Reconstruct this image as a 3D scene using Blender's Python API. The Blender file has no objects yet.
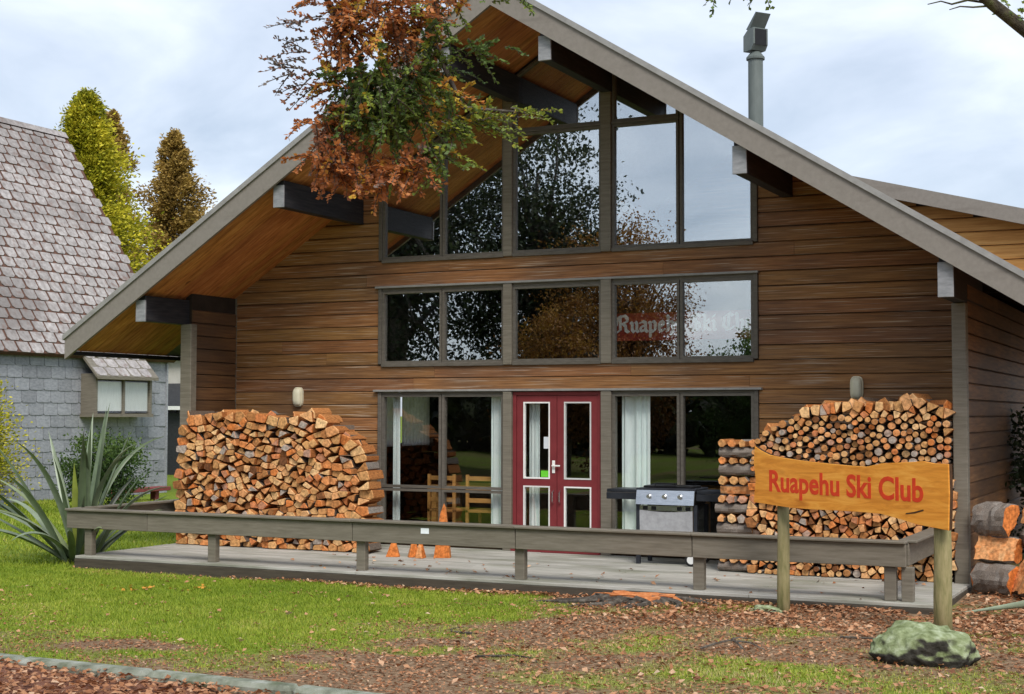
import bpy, bmesh, math, random
import numpy as np
from mathutils import Vector, Matrix
R = math.radians
rng = np.random.default_rng(7)
random.seed(7)
scn = bpy.context.scene
COL = scn.collection

# ------------------------------------------------------------------ camera
cam_d = bpy.data.cameras.new('camera')
cam = bpy.data.objects.new('camera', cam_d)
COL.objects.link(cam)
cam_d.sensor_width = 36.0
cam_d.lens = 1454.6 / 1024 * 36.0
cam_d.clip_start = 0.1
cam_d.clip_end = 3000
YAW, PITCH, ROLL = .454, .046, .002
fw = Vector((-math.sin(YAW) * math.cos(PITCH), math.cos(YAW) * math.cos(PITCH), math.sin(PITCH)))
rt = Vector((math.cos(YAW), math.sin(YAW), 0))
up = rt.cross(fw)
rt, up = rt * math.cos(ROLL) + up * math.sin(ROLL), up * math.cos(ROLL) - rt * math.sin(ROLL)
m = Matrix((rt, up, -fw)).transposed().to_4x4()
m.translation = Vector((10.181, -16.894, 1.75))
cam.matrix_world = m
scn.camera = cam

# ------------------------------------------------------------------ sky and sun
SUN_EL, SUN_AZ = R(48), R(142)          # azimuth measured from +Y (away from the camera) clockwise
world = bpy.data.worlds.new('World')
scn.world = world
world.use_nodes = True
wn, wl = world.node_tree.nodes, world.node_tree.links
wn.clear()
out = wn.new('ShaderNodeOutputWorld')
bg = wn.new('ShaderNodeBackground')
bg.inputs['Strength'].default_value = .12
sky = wn.new('ShaderNodeTexSky')
sky.sky_type = 'NISHITA'
sky.sun_disc = False
sky.sun_elevation = SUN_EL
sky.sun_rotation = SUN_AZ
tc = wn.new('ShaderNodeTexCoord')
sep = wn.new('ShaderNodeSeparateXYZ')
wl.new(tc.outputs['Generated'], sep.inputs[0])
den = wn.new('ShaderNodeMath'); den.operation = 'ADD'; den.inputs[1].default_value = .22
absz = wn.new('ShaderNodeMath'); absz.operation = 'ABSOLUTE'
wl.new(sep.outputs['Z'], absz.inputs[0]); wl.new(absz.outputs[0], den.inputs[0])
dv = wn.new('ShaderNodeVectorMath'); dv.operation = 'DIVIDE'
cmb = wn.new('ShaderNodeCombineXYZ')
for i in range(3): wl.new(den.outputs[0], cmb.inputs[i])
wl.new(tc.outputs['Generated'], dv.inputs[0]); wl.new(cmb.outputs[0], dv.inputs[1])
n1 = wn.new('ShaderNodeTexNoise'); n1.inputs['Scale'].default_value = 1.9; n1.inputs['Detail'].default_value = 7
n1.inputs['Roughness'].default_value = .52; n1.inputs['Distortion'].default_value = .35
wl.new(dv.outputs[0], n1.inputs['Vector'])
cr = wn.new('ShaderNodeValToRGB')
e = cr.color_ramp.elements
e[0].position = .33; e[0].color = (2.3, 2.65, 3.2, 1)
e[1].position = .66; e[1].color = (4.45, 4.7, 5.05, 1)
el = cr.color_ramp.elements.new(.5); el.color = (3.25, 3.55, 4.05, 1)
wl.new(n1.outputs['Fac'], cr.inputs['Fac'])
mx = wn.new('ShaderNodeMix'); mx.data_type = 'RGBA'; mx.inputs['Factor'].default_value = .86
wl.new(sky.outputs[0], mx.inputs['A']); wl.new(cr.outputs[0], mx.inputs['B'])
wl.new(mx.outputs['Result'], bg.inputs['Color']); wl.new(bg.outputs[0], out.inputs[0])

sd = bpy.data.lights.new('sun', 'SUN')
sd.energy = 1.5
sd.angle = R(24)
sd.color = (1, .955, .89)
sun = bpy.data.objects.new('sun', sd)
COL.objects.link(sun)
sv = Vector((math.sin(SUN_AZ) * math.cos(SUN_EL), math.cos(SUN_AZ) * math.cos(SUN_EL), math.sin(SUN_EL)))
sun.rotation_euler = (-sv).to_track_quat('-Z', 'Y').to_euler()
scn.view_settings.view_transform = 'Standard'
scn.view_settings.look = 'None'
scn.view_settings.gamma = 1
scn.view_settings.use_curve_mapping = False
scn.view_settings.exposure = 1.03

# ------------------------------------------------------------------ helpers
ORG = {}
def tag(o, label=None, cat=None, group=None, kind=None):
    if label: o['label'] = label
    if cat: o['category'] = cat
    if group: o['group'] = group
    if kind: o['kind'] = kind
    return o
def mesh_of(name, V, F, mats, smooth=False, tone=None, mi=None):
    me = bpy.data.meshes.new(name)
    if isinstance(F, np.ndarray):
        V = np.asarray(V, dtype=np.float32)
        k = F.shape[1]; n = len(F)
        me.vertices.add(len(V)); me.vertices.foreach_set('co', V.ravel())
        me.loops.add(n * k); me.loops.foreach_set('vertex_index', F.astype(np.int32).ravel())
        me.polygons.add(n)
        me.polygons.foreach_set('loop_start', np.arange(0, n * k, k, dtype=np.int32))
        me.polygons.foreach_set('loop_total', np.full(n, k, dtype=np.int32))
        me.update(calc_edges=True)
    else:
        me.from_pydata([tuple(float(c) for c in v) for v in V], [], [tuple(f) for f in F])
        me.update()
    for mm in (mats if isinstance(mats, (list, tuple)) else [mats]): me.materials.append(mm)
    if smooth: me.polygons.foreach_set('use_smooth', np.ones(len(me.polygons), dtype=bool))
    if tone is not None:
        a = me.attributes.new('tone', 'FLOAT', 'FACE')
        t = np.full(len(me.polygons), tone, dtype=np.float32) if np.isscalar(tone) else np.asarray(tone, dtype=np.float32)
        a.data.foreach_set('value', t)
    if mi is not None: me.polygons.foreach_set('material_index', np.asarray(mi, dtype=np.int32))
    return me
def thing(name, label, cat, loc, group=None):
    o = bpy.data.objects.new(name, None); COL.objects.link(o)
    o.empty_display_size = .1
    o.location = loc; ORG[o] = np.array(loc, dtype=float)
    return tag(o, label, cat, group)
def part(name, g, mat, parent, smooth=False, tone=None, mi=None, kind=None, label=None):
    V = np.asarray(g[0], dtype=float) - ORG[parent]
    o = bpy.data.objects.new(name, mesh_of(name, V, g[1], mat, smooth, tone, mi)); COL.objects.link(o)
    o.parent = parent; ORG[o] = ORG[parent]
    return tag(o, label, kind=kind)
def top(name, g, mat, label=None, cat=None, group=None, kind=None, smooth=False, tone=None, mi=None):
    V = np.asarray(g[0], dtype=float)
    lo, hi = V.min(0), V.max(0)
    org = np.array([(lo[0] + hi[0]) / 2, (lo[1] + hi[1]) / 2, lo[2]])
    o = bpy.data.objects.new(name, mesh_of(name, V - org, g[1], mat, smooth, tone, mi)); COL.objects.link(o)
    o.location = org; ORG[o] = org
    return tag(o, label, cat, group, kind)
def inst(name, me, loc, parent, rot=None, scale=None):
    o = bpy.data.objects.new(name, me); COL.objects.link(o)
    o.location = np.asarray(loc, dtype=float) - (ORG[parent] if parent else 0)
    if rot: o.rotation_euler = rot
    if scale: o.scale = scale
    o.parent = parent
    return o
def box(x0, x1, y0, y1, z0, z1, b=0.0):
    if b <= 0:
        V = [(x0,y0,z0),(x1,y0,z0),(x1,y1,z0),(x0,y1,z0),(x0,y0,z1),(x1,y0,z1),(x1,y1,z1),(x0,y1,z1)]
        return V, [(0,3,2,1),(4,5,6,7),(0,1,5,4),(1,2,6,5),(2,3,7,6),(3,0,4,7)]
    bm = bmesh.new()
    bmesh.ops.create_cube(bm, size=1)
    for v in bm.verts:
        v.co = ((x0+x1)/2 + v.co.x*(x1-x0), (y0+y1)/2 + v.co.y*(y1-y0), (z0+z1)/2 + v.co.z*(z1-z0))
    bmesh.ops.bevel(bm, geom=list(bm.edges), offset=b, segments=1, affect='EDGES')
    return from_bm(bm)
def from_bm(bm):
    bm.verts.ensure_lookup_table()
    V = [tuple(v.co) for v in bm.verts]; F = [tuple(v.index for v in f.verts) for f in bm.faces]
    bm.free()
    return V, F
def join(*gs):
    V, F = [], []
    for v, f in gs:
        k = len(V); V += [tuple(p) for p in v]; F += [tuple(i + k for i in q) for q in f]
    return V, F
def xf(g, M):
    return [tuple(M @ Vector(v)) for v in g[0]], g[1]
def rot_about(g, p, rz):
    return xf(g, Matrix.Translation(p) @ Matrix.Rotation(rz, 4, 'Z') @ Matrix.Translation(-Vector(p)))
def tube(pts, rad, n=8, jit=0.0):
    pts = [Vector(p) for p in pts]
    if np.isscalar(rad): rad = [rad] * len(pts)
    V, F = [], []
    d = (pts[1] - pts[0]).normalized()
    u = d.orthogonal().normalized()
    for i, p in enumerate(pts):
        if i: d = (pts[min(i+1, len(pts)-1)] - pts[i-1]).normalized()
        u = (u - d * u.dot(d)).normalized(); w = d.cross(u)
        for k in range(n):
            a = 2 * math.pi * k / n
            r = rad[i] * (1 + (random.uniform(-jit, jit) if jit else 0))
            V.append(tuple(p + (u * math.cos(a) + w * math.sin(a)) * r))
    for i in range(len(pts) - 1):
        for k in range(n):
            F.append((i*n+k, i*n+(k+1) % n, (i+1)*n+(k+1) % n, (i+1)*n+k))
    F.append(tuple(range(n))[::-1]); F.append(tuple((len(pts)-1)*n + k for k in range(n)))
    return V, F
def prism_xz(poly, y0, y1):           # polygon (x,z) extruded in y
    n = len(poly)
    a = sum(poly[i][0]*poly[(i+1) % n][1] - poly[(i+1) % n][0]*poly[i][1] for i in range(n))
    if a < 0: poly = poly[::-1]
    V = [(x, y0, z) for x, z in poly] + [(x, y1, z) for x, z in poly]
    F = [tuple(range(n)), tuple(range(2*n-1, n-1, -1))] + [(i, n+i, n+(i+1) % n, (i+1) % n) for i in range(n)]
    return V, F
def inset(poly, w):                    # convex, counter-clockwise
    n = len(poly); L = []
    for i in range(n):
        p, q = np.array(poly[i]), np.array(poly[(i+1) % n])
        d = (q - p) / np.linalg.norm(q - p); nn = np.array([-d[1], d[0]])
        L.append((p + nn * w, d))
    res = []
    for i in range(n):
        (p, d), (q, e_) = L[i-1], L[i]
        A = np.array([[d[0], -e_[0]], [d[1], -e_[1]]]); t = np.linalg.solve(A, q - p)
        res.append(tuple(p + d * t[0]))
    return res
def ring_xz(poly, w, y0, y1):
    q = inset(poly, w); n = len(poly)
    V = [(x,y0,z) for x,z in poly] + [(x,y0,z) for x,z in q] + [(x,y1,z) for x,z in poly] + [(x,y1,z) for x,z in q]
    F = []
    for i in range(n):
        j = (i+1) % n
        F += [(i,j,n+j,n+i), (2*n+j,2*n+i,3*n+i,3*n+j), (j,i,2*n+i,2*n+j), (n+i,n+j,3*n+j,3*n+i)]
    return V, F
def noise2(x, y, seed=0, f=1.0):       # cheap smooth value noise on arrays
    r = np.random.default_rng(seed); T = r.random((64, 64))
    x = np.asarray(x) * f + 100.3; y = np.asarray(y) * f + 100.7
    i, j = np.floor(x).astype(int), np.floor(y).astype(int); u, v = x - i, y - j
    u, v = u*u*(3-2*u), v*v*(3-2*v)
    g = lambda a, b: T[a % 64, b % 64]
    return (g(i,j)*(1-u) + g(i+1,j)*u)*(1-v) + (g(i,j+1)*(1-u) + g(i+1,j+1)*u)*v

# ------------------------------------------------------------------ materials
def nodes_of(name):
    mt = bpy.data.materials.new(name); mt.use_nodes = True
    nt = mt.node_tree
    return mt, nt.nodes, nt.links, nt.nodes['Principled BSDF']
def ramp(N, cols, pos=None):
    r = N.new('ShaderNodeValToRGB'); els = r.color_ramp.elements
    pos = pos or [i / (len(cols) - 1) for i in range(len(cols))]
    els[0].position = pos[0]; els[0].color = (*cols[0], 1)
    els[1].position = pos[-1]; els[1].color = (*cols[-1], 1)
    for c, p in list(zip(cols, pos))[1:-1]:
        q = els.new(p); q.color = (*c, 1)
    return r
def mat(name, cols, scale=(1,1,1), ns=4.0, rough=.75, bump=.25, detail=8, rnd=.2, metallic=0.0, pos=None, spec=.3, hue=0.0,
        stain=None, distort=.0, bdist=.01):
    mt, N, L, P = nodes_of(name)
    geo = N.new('ShaderNodeNewGeometry'); oi = N.new('ShaderNodeObjectInfo')
    mul = N.new('ShaderNodeMath'); mul.operation = 'MULTIPLY'; mul.inputs[1].default_value = 53.0
    L.new(oi.outputs['Random'], mul.inputs[0])
    ad = N.new('ShaderNodeVectorMath'); ad.operation = 'ADD'
    L.new(geo.outputs['Position'], ad.inputs[0]); L.new(mul.outputs[0], ad.inputs[1])
    mp = N.new('ShaderNodeMapping'); mp.inputs['Scale'].default_value = scale
    L.new(ad.outputs[0], mp.inputs['Vector'])
    nz = N.new('ShaderNodeTexNoise'); nz.inputs['Scale'].default_value = ns; nz.inputs['Detail'].default_value = detail
    nz.inputs['Roughness'].default_value = .62; nz.inputs['Distortion'].default_value = distort
    L.new(mp.outputs[0], nz.inputs['Vector'])
    cp = ramp(N, cols, pos or [.3 + .4 * i / (len(cols) - 1) for i in range(len(cols))])
    L.new(nz.outputs['Fac'], cp.inputs['Fac'])
    hs = N.new('ShaderNodeHueSaturation')
    v = N.new('ShaderNodeMapRange'); v.inputs['To Min'].default_value = 1 - rnd; v.inputs['To Max'].default_value = 1 + rnd
    L.new(oi.outputs['Random'], v.inputs['Value']); L.new(v.outputs[0], hs.inputs['Value'])
    if hue:
        h = N.new('ShaderNodeMapRange'); h.inputs['To Min'].default_value = .5 - hue; h.inputs['To Max'].default_value = .5 + hue
        m2 = N.new('ShaderNodeMath'); m2.operation = 'FRACT'
        L.new(mul.outputs[0], m2.inputs[0]); L.new(m2.outputs[0], h.inputs['Value']); L.new(h.outputs[0], hs.inputs['Hue'])
    L.new(cp.outputs[0], hs.inputs['Color'])
    colout = hs.outputs[0]
    for c_, sc_, lo_, hi_, am_ in ([] if not stain else stain if isinstance(stain, list) else [stain]):   # colour, noise scale, lo, hi, amount
        mp2 = N.new('ShaderNodeMapping'); mp2.inputs['Scale'].default_value = sc_
        L.new(geo.outputs['Position'], mp2.inputs['Vector'])
        z2 = N.new('ShaderNodeTexNoise'); z2.inputs['Scale'].default_value = 1; z2.inputs['Detail'].default_value = 7
        L.new(mp2.outputs[0], z2.inputs['Vector'])
        rr = N.new('ShaderNodeMapRange'); rr.inputs['From Min'].default_value = lo_; rr.inputs['From Max'].default_value = hi_
        rr.inputs['To Max'].default_value = am_
        L.new(z2.outputs['Fac'], rr.inputs['Value'])
        mm = N.new('ShaderNodeMix'); mm.data_type = 'RGBA'; mm.inputs['B'].default_value = (*c_, 1)
        L.new(rr.outputs[0], mm.inputs['Factor']); L.new(colout, mm.inputs['A']); colout = mm.outputs['Result']
    L.new(colout, P.inputs['Base Color'])
    P.inputs['Roughness'].default_value = rough; P.inputs['Metallic'].default_value = metallic
    P.inputs['Specular IOR Level'].default_value = spec
    if bump:
        b = N.new('ShaderNodeBump'); b.inputs['Strength'].default_value = bump; b.inputs['Distance'].default_value = bdist
        L.new(nz.outputs['Fac'], b.inputs['Height']); L.new(b.outputs[0], P.inputs['Normal'])
    return mt
def tone_mat(name, cols, pos=None, rough=.65, trans=.0, nz_amt=.25, nscale=30.0, spec=.25, grain=(1,1,1), bump=0.0):
    mt, N, L, P = nodes_of(name)
    at = N.new('ShaderNodeAttribute'); at.attribute_name = 'tone'
    cp = ramp(N, cols, pos); L.new(at.outputs['Fac'], cp.inputs['Fac'])
    geo = N.new('ShaderNodeNewGeometry')
    mp = N.new('ShaderNodeMapping'); mp.inputs['Scale'].default_value = grain
    L.new(geo.outputs['Position'], mp.inputs['Vector'])
    z = N.new('ShaderNodeTexNoise'); z.inputs['Scale'].default_value = nscale; z.inputs['Detail'].default_value = 5
    L.new(mp.outputs[0], z.inputs['Vector'])
    r = N.new('ShaderNodeMapRange'); r.inputs['From Min'].default_value = .3; r.inputs['From Max'].default_value = .7
    r.inputs['To Min'].default_value = 1 - nz_amt; r.inputs['To Max'].default_value = 1 + nz_amt
    L.new(z.outputs['Fac'], r.inputs['Value'])
    hs = N.new('ShaderNodeHueSaturation'); L.new(r.outputs[0], hs.inputs['Value']); L.new(cp.outputs[0], hs.inputs['Color'])
    L.new(hs.outputs[0], P.inputs['Base Color']); P.inputs['Roughness'].default_value = rough
    P.inputs['Specular IOR Level'].default_value = spec
    if bump:
        b = N.new('ShaderNodeBump'); b.inputs['Strength'].default_value = bump; b.inputs['Distance'].default_value = .01
        L.new(z.outputs['Fac'], b.inputs['Height']); L.new(b.outputs[0], P.inputs['Normal'])
    if trans:
        tr = N.new('ShaderNodeBsdfTranslucent'); L.new(hs.outputs[0], tr.inputs['Color'])
        ms = N.new('ShaderNodeMixShader'); ms.inputs[0].default_value = trans
        o = N['Material Output']
        L.new(P.outputs[0], ms.inputs[1]); L.new(tr.outputs[0], ms.inputs[2]); L.new(ms.outputs[0], o.inputs['Surface'])
    return mt
def glass(name, refl, tint):
    mt, N, L, P = nodes_of(name)
    N.remove(P)
    t = N.new('ShaderNodeBsdfTransparent'); t.inputs['Color'].default_value = (*tint, 1)
    g = N.new('ShaderNodeBsdfGlossy'); g.inputs['Roughness'].default_value = 0.0; g.inputs['Color'].default_value = (.93, .96, .98, 1)
    lw = N.new('ShaderNodeLayerWeight'); 
    lw.inputs['Blend'].default_value = .5
    pw = N.new('ShaderNodeMath'); pw.operation = 'POWER'; pw.inputs[1].default_value = 3.0
    L.new(lw.outputs['Facing'], pw.inputs[0])
    a = N.new('ShaderNodeMath'); a.operation = 'MULTIPLY_ADD'; a.inputs[1].default_value = .7; a.inputs[2].default_value = refl + .02; a.use_clamp = True
    L.new(pw.outputs[0], a.inputs[0])
    geo = N.new('ShaderNodeNewGeometry')
    z = N.new('ShaderNodeTexNoise'); z.inputs['Scale'].default_value = .9; z.inputs['Detail'].default_value = 1
    L.new(geo.outputs['Position'], z.inputs['Vector'])
    b = N.new('ShaderNodeBump'); b.inputs['Strength'].default_value = .12; b.inputs['Distance'].default_value = .02
    L.new(z.outputs['Fac'], b.inputs['Height']); L.new(b.outputs[0], g.inputs['Normal'])
    ms = N.new('ShaderNodeMixShader')
    L.new(a.outputs[0], ms.inputs[0]); L.new(t.outputs[0], ms.inputs[1]); L.new(g.outputs[0], ms.inputs[2])
    L.new(ms.outputs[0], N['Material Output'].inputs['Surface'])
    return mt
MT = {}
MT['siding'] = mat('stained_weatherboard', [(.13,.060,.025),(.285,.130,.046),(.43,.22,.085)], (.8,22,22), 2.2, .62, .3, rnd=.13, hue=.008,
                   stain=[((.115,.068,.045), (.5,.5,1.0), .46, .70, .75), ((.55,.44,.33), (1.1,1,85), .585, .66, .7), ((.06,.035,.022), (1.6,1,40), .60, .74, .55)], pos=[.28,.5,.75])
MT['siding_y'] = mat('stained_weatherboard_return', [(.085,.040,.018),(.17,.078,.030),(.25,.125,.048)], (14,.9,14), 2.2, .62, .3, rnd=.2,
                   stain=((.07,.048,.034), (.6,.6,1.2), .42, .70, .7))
MT['siding_pale'] = mat('honey_weatherboard', [(.44,.19,.045),(.60,.29,.08),(.70,.38,.12)], (.9,14,14), 2.0, .6, .2, rnd=.12)
MT['joint'] = mat('dark_board_backing', [(.02,.014,.01),(.04,.028,.02)], ns=6)
MT['trim'] = mat('taupe_painted_trim', [(.135,.118,.090),(.18,.158,.122),(.22,.195,.155)], (1.2,3,14), 3, .6, .12, rnd=.07)
MT['frame'] = mat('brown_grey_window_frame', [(.095,.083,.068),(.125,.110,.090),(.15,.133,.11)], (3,3,12), 3, .5, .08, rnd=.06)
MT['skirt'] = mat('dark_deck_skirt', [(.055,.045,.033),(.10,.082,.06)], (1.2,3,14), 3, .8, .2)
MT['fascia'] = mat('weathered_fascia_paint', [(.205,.183,.158),(.225,.202,.175),(.245,.22,.192)], (5,2,5), 4, .6, .06, rnd=.05,
                   stain=((.14,.12,.10), (1.4,1,9), .58, .75, .5))
MT['flashing'] = mat('grey_metal_flashing', [(.26,.25,.235),(.36,.35,.33)], ns=8, rough=.45, bump=.05, metallic=.2, rnd=.05)
MT['cap'] = mat('pale_beam_cap', [(.20,.205,.215),(.33,.335,.345)], (1,1,3), 9, .5, .1, rnd=.08)
MT['beam'] = mat('black_stained_beam', [(.010,.011,.014),(.022,.022,.026),(.040,.038,.040)], (12,1,12), 3, .6, .25, rnd=.1)
MT['soffit'] = mat('varnished_soffit_board', [(.26,.085,.025),(.50,.19,.055),(.64,.30,.10)], (1.2,10,2), 2.0, .5, .1, rnd=.14, hue=.008,
                   stain=((.12,.03,.01), (5,9,5), .66, .74, .8))
MT['roof'] = mat('grey_roof_sheet', [(.10,.10,.10),(.17,.165,.16)], (6,1,6), 5, .7, .2)
MT['door'] = mat('red_door_paint', [(.17,.026,.030),(.22,.036,.040)], ns=5, rough=.4, bump=.04, rnd=.03)
MT['bead'] = mat('white_bead', [(.66,.65,.62),(.78,.77,.74)], ns=9, rough=.45, bump=.03)
MT['metal'] = mat('steel', [(.55,.56,.57),(.72,.72,.72)], (1,1,6), 12, .25, .04, metallic=1.0, rnd=.02)
MT['darkmetal'] = mat('charcoal_enamel', [(.018,.020,.026),(.035,.038,.046)], ns=10, rough=.4, bump=.08)
MT['black'] = mat('black_plastic', [(.010,.010,.011),(.020,.020,.021)], ns=14, rough=.45, bump=.03)
MT['deck'] = mat('weathered_deck_board', [(.25,.245,.21),(.40,.385,.34),(.50,.485,.44)], (.8,16,4), 2.5, .8, .3, rnd=.14,
                 stain=((.12,.13,.07), (.9,2.2,1), .48, .70, .6))
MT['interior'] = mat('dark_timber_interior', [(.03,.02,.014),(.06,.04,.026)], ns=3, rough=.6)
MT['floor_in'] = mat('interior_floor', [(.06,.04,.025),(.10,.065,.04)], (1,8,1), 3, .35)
MT['curtain'] = mat('pale_green_curtain', [(.70,.78,.76),(.82,.88,.86)], (8,8,1), 3, .85, .1)
MT['whitecurtain'] = mat('white_net_curtain', [(.66,.66,.62),(.82,.82,.78)], (1,14,1), 4, .85, .1)
def net_cloth():
    mt, N, L, P = nodes_of('net_curtain')
    t = N.new('ShaderNodeBsdfTranslucent'); t.inputs['Color'].default_value = (.8, .8, .77, 1); P.inputs['Base Color'].default_value = (.76, .76, .73, 1); P.inputs['Roughness'].default_value = .9
    geo = N.new('ShaderNodeNewGeometry'); z = N.new('ShaderNodeTexNoise'); z.inputs['Scale'].default_value = 14; L.new(geo.outputs['Position'], z.inputs['Vector'])
    r_ = ramp(N, [(.66,.66,.63),(.82,.82,.79)], [.3,.7]); L.new(z.outputs['Fac'], r_.inputs['Fac']); L.new(r_.outputs[0], P.inputs['Base Color']); L.new(r_.outputs[0], t.inputs['Color'])
    m_ = N.new('ShaderNodeMixShader'); m_.inputs[0].default_value = .55
    L.new(P.outputs[0], m_.inputs[1]); L.new(t.outputs[0], m_.inputs[2]); L.new(m_.outputs[0], N['Material Output'].inputs['Surface'])
    return mt
MT['net'] = net_cloth()
MT['pine'] = mat('golden_pine', [(.42,.20,.05),(.58,.31,.10)], (1,1,6), 5, .45, .1)
MT['sign'] = mat('varnished_slab', [(.58,.20,.022),(.78,.31,.040),(.88,.42,.075)], (1.2,1.2,9), 2.3, .38, .08, rnd=0, distort=.8,
                 stain=((.42,.12,.012), (2.2,2.2,7), .58, .74, .8))
MT['sign_edge'] = mat('dark_live_edge', [(.035,.018,.008),(.09,.04,.015)], ns=18, rough=.8, bump=.4)
MT['red'] = mat('red_routed_paint', [(.60,.040,.012),(.72,.06,.016)], ns=20, rough=.5, bump=.05, rnd=0)
MT['post'] = mat('mossy_round_post', [(.16,.155,.06),(.27,.235,.11),(.36,.30,.16)], (5,5,1), 5, .8, .35, rnd=.1)
MT['rock'] = mat('lichen_rock', [(.085,.085,.065),(.20,.235,.12),(.36,.41,.25)], ns=12, rough=.9, bump=.7, distort=.6, bdist=.02,
                 stain=((.035,.033,.028), (3,3,3), .56, .68, .8))
def lichen_rock():  # lichen on upward faces; bare rock beneath, darkened to paint in the underside shade
    mt, N, L, P = nodes_of('lichen_rock_painted_shade')
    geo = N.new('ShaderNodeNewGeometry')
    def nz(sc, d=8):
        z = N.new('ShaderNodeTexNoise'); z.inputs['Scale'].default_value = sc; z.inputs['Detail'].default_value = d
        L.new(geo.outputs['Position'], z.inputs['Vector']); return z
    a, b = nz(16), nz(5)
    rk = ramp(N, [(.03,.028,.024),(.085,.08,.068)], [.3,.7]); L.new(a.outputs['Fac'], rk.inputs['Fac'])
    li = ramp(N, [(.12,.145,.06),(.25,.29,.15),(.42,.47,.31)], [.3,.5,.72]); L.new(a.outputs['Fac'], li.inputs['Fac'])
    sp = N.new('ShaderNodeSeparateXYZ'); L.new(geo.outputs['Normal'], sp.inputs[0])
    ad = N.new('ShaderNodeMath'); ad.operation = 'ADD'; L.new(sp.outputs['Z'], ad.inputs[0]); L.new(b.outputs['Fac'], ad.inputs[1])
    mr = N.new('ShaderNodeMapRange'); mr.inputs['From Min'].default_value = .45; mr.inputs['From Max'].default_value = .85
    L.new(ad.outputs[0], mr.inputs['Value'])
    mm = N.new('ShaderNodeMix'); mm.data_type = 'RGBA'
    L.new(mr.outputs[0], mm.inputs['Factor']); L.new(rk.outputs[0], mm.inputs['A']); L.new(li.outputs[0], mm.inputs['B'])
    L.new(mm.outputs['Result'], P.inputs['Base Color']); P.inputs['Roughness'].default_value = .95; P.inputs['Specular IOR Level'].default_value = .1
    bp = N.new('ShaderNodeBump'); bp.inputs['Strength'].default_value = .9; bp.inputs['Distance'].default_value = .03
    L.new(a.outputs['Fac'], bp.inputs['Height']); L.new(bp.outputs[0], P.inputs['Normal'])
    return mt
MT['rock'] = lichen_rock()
MT['kerb'] = mat('mossy_concrete', [(.14,.15,.11),(.27,.29,.22),(.42,.43,.37)], ns=7, rough=.92, bump=.6, stain=((.08,.10,.04), (6,6,6), .52, .66, .7))
MT['litter_ground'] = mat('leafy_gutter', [(.10,.045,.03),(.2,.085,.05),(.27,.13,.08)], ns=16, rough=.95, bump=.6)
MT['lamp'] = mat('cream_lamp', [(.74,.68,.48),(.82,.77,.58)], ns=6, rough=.3, bump=.02, rnd=.04)
MT['flue'] = mat('grey_green_flue', [(.10,.12,.112),(.15,.172,.162)], (2,2,1), 3, .5, .06)
MT['bark'] = mat('grey_bark', [(.035,.028,.022),(.09,.075,.06),(.18,.16,.13)], (4,4,2), 5, .95, .9, bdist=.03)
MT['mossbark'] = mat('mossy_bark', [(.04,.032,.025),(.10,.085,.05),(.12,.14,.04)], (4,4,4), 6, .95, .9, bdist=.03)
MT['upper_glass'] = glass('reflective_upper_glass', .42, (.85,.88,.88))
MT['mid_glass'] = glass('reflective_middle_glass', .27, (.95,.97,.96))
MT['clear_glass'] = glass('clear_glass', .0, (.98,.99,.99))
MT['glass'] = glass('window_glass', .06, (.99,.995,.99))
MT['banner'] = mat('dark_red_banner', [(.26,.026,.022),(.34,.036,.03)], ns=8, rough=.8, bump=.05)
MT['white'] = mat('white_paint', [(.72,.72,.70),(.82,.82,.80)], ns=8, rough=.5, bump=.02)
MT['paper'] = mat('paper', [(.72,.76,.8),(.80,.83,.86)], ns=8, rough=.6, bump=0)
MT['greennote'] = mat('green_sticker', [(.14,.62,.03),(.17,.70,.05)], ns=8, rough=.6, bump=0)
MT['cloth'] = mat('grey_cover_cloth', [(.33,.33,.34),(.47,.47,.48)], (3,3,3), 5, .85, .3)
MT['slate'] = mat('grey_wall_shingle', [(.215,.225,.245),(.29,.30,.325),(.36,.37,.395)], (3,3,6), 4, .8, .25, rnd=.13)
MT['roofshingle'] = mat('pinkish_roof_shingle', [(.24,.215,.205),(.37,.34,.325),(.50,.47,.455)], (3,3,3), 3, .85, .35, rnd=.12,
                        stain=[((.17,.15,.14), (.4,.4,.9), .50, .66, .7), ((.19,.11,.085), (5,5,5), .56, .72, .6)])
MT['rust'] = mat('rusty_underlay', [(.085,.045,.032),(.16,.080,.056)], ns=6, rough=.9)
MT['redbench'] = mat('faded_red_timber', [(.16,.035,.035),(.24,.055,.05)], ns=6, rough=.7)
MT['offwhite'] = mat('off_white_weatherboard', [(.55,.53,.48),(.66,.64,.58)], ns=4, rough=.7)
MT['darkhouse'] = mat('charcoal_cladding', [(.025,.027,.03),(.05,.052,.056)], (2,2,9), 4, .7)
MT['stump'] = mat('fresh_cut_stump', [(.30,.085,.022),(.50,.17,.055),(.62,.27,.11)], (3,3,3), 6, .8, .5, bdist=.02)
WOOD = [(.15,.06,.025),(.40,.165,.055),(.60,.32,.125),(.74,.47,.23),(.58,.175,.04),(.36,.30,.25)]
MT['log_end'] = tone_mat('cut_log_end', WOOD, [0,.2,.5,.75,.9,1], .8, 0, .42, 30, .15, bump=.3)
MT['log_side'] = tone_mat('split_log_side', [(.07,.045,.03),(.14,.105,.08),(.30,.27,.24),(.36,.13,.04),(.46,.2,.07)], [0,.3,.5,.6,1], .9, 0, .45, 26, .1, (6,.8,6), bump=.6)
MT['beech'] = tone_mat('beech_leaf', [(.085,.14,.045),(.15,.22,.05),(.28,.34,.05),(.62,.42,.05),(.60,.24,.07),(.44,.16,.065),(.20,.175,.155)],
                       [0,.22,.42,.5,.62,.86,1], .5, .35, .2, 40)
MT['gold'] = tone_mat('golden_conifer_leaf', [(.07,.10,.008),(.34,.34,.02),(.72,.62,.05)], [0,.5,1], .6, .2, .2, 3)
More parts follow.
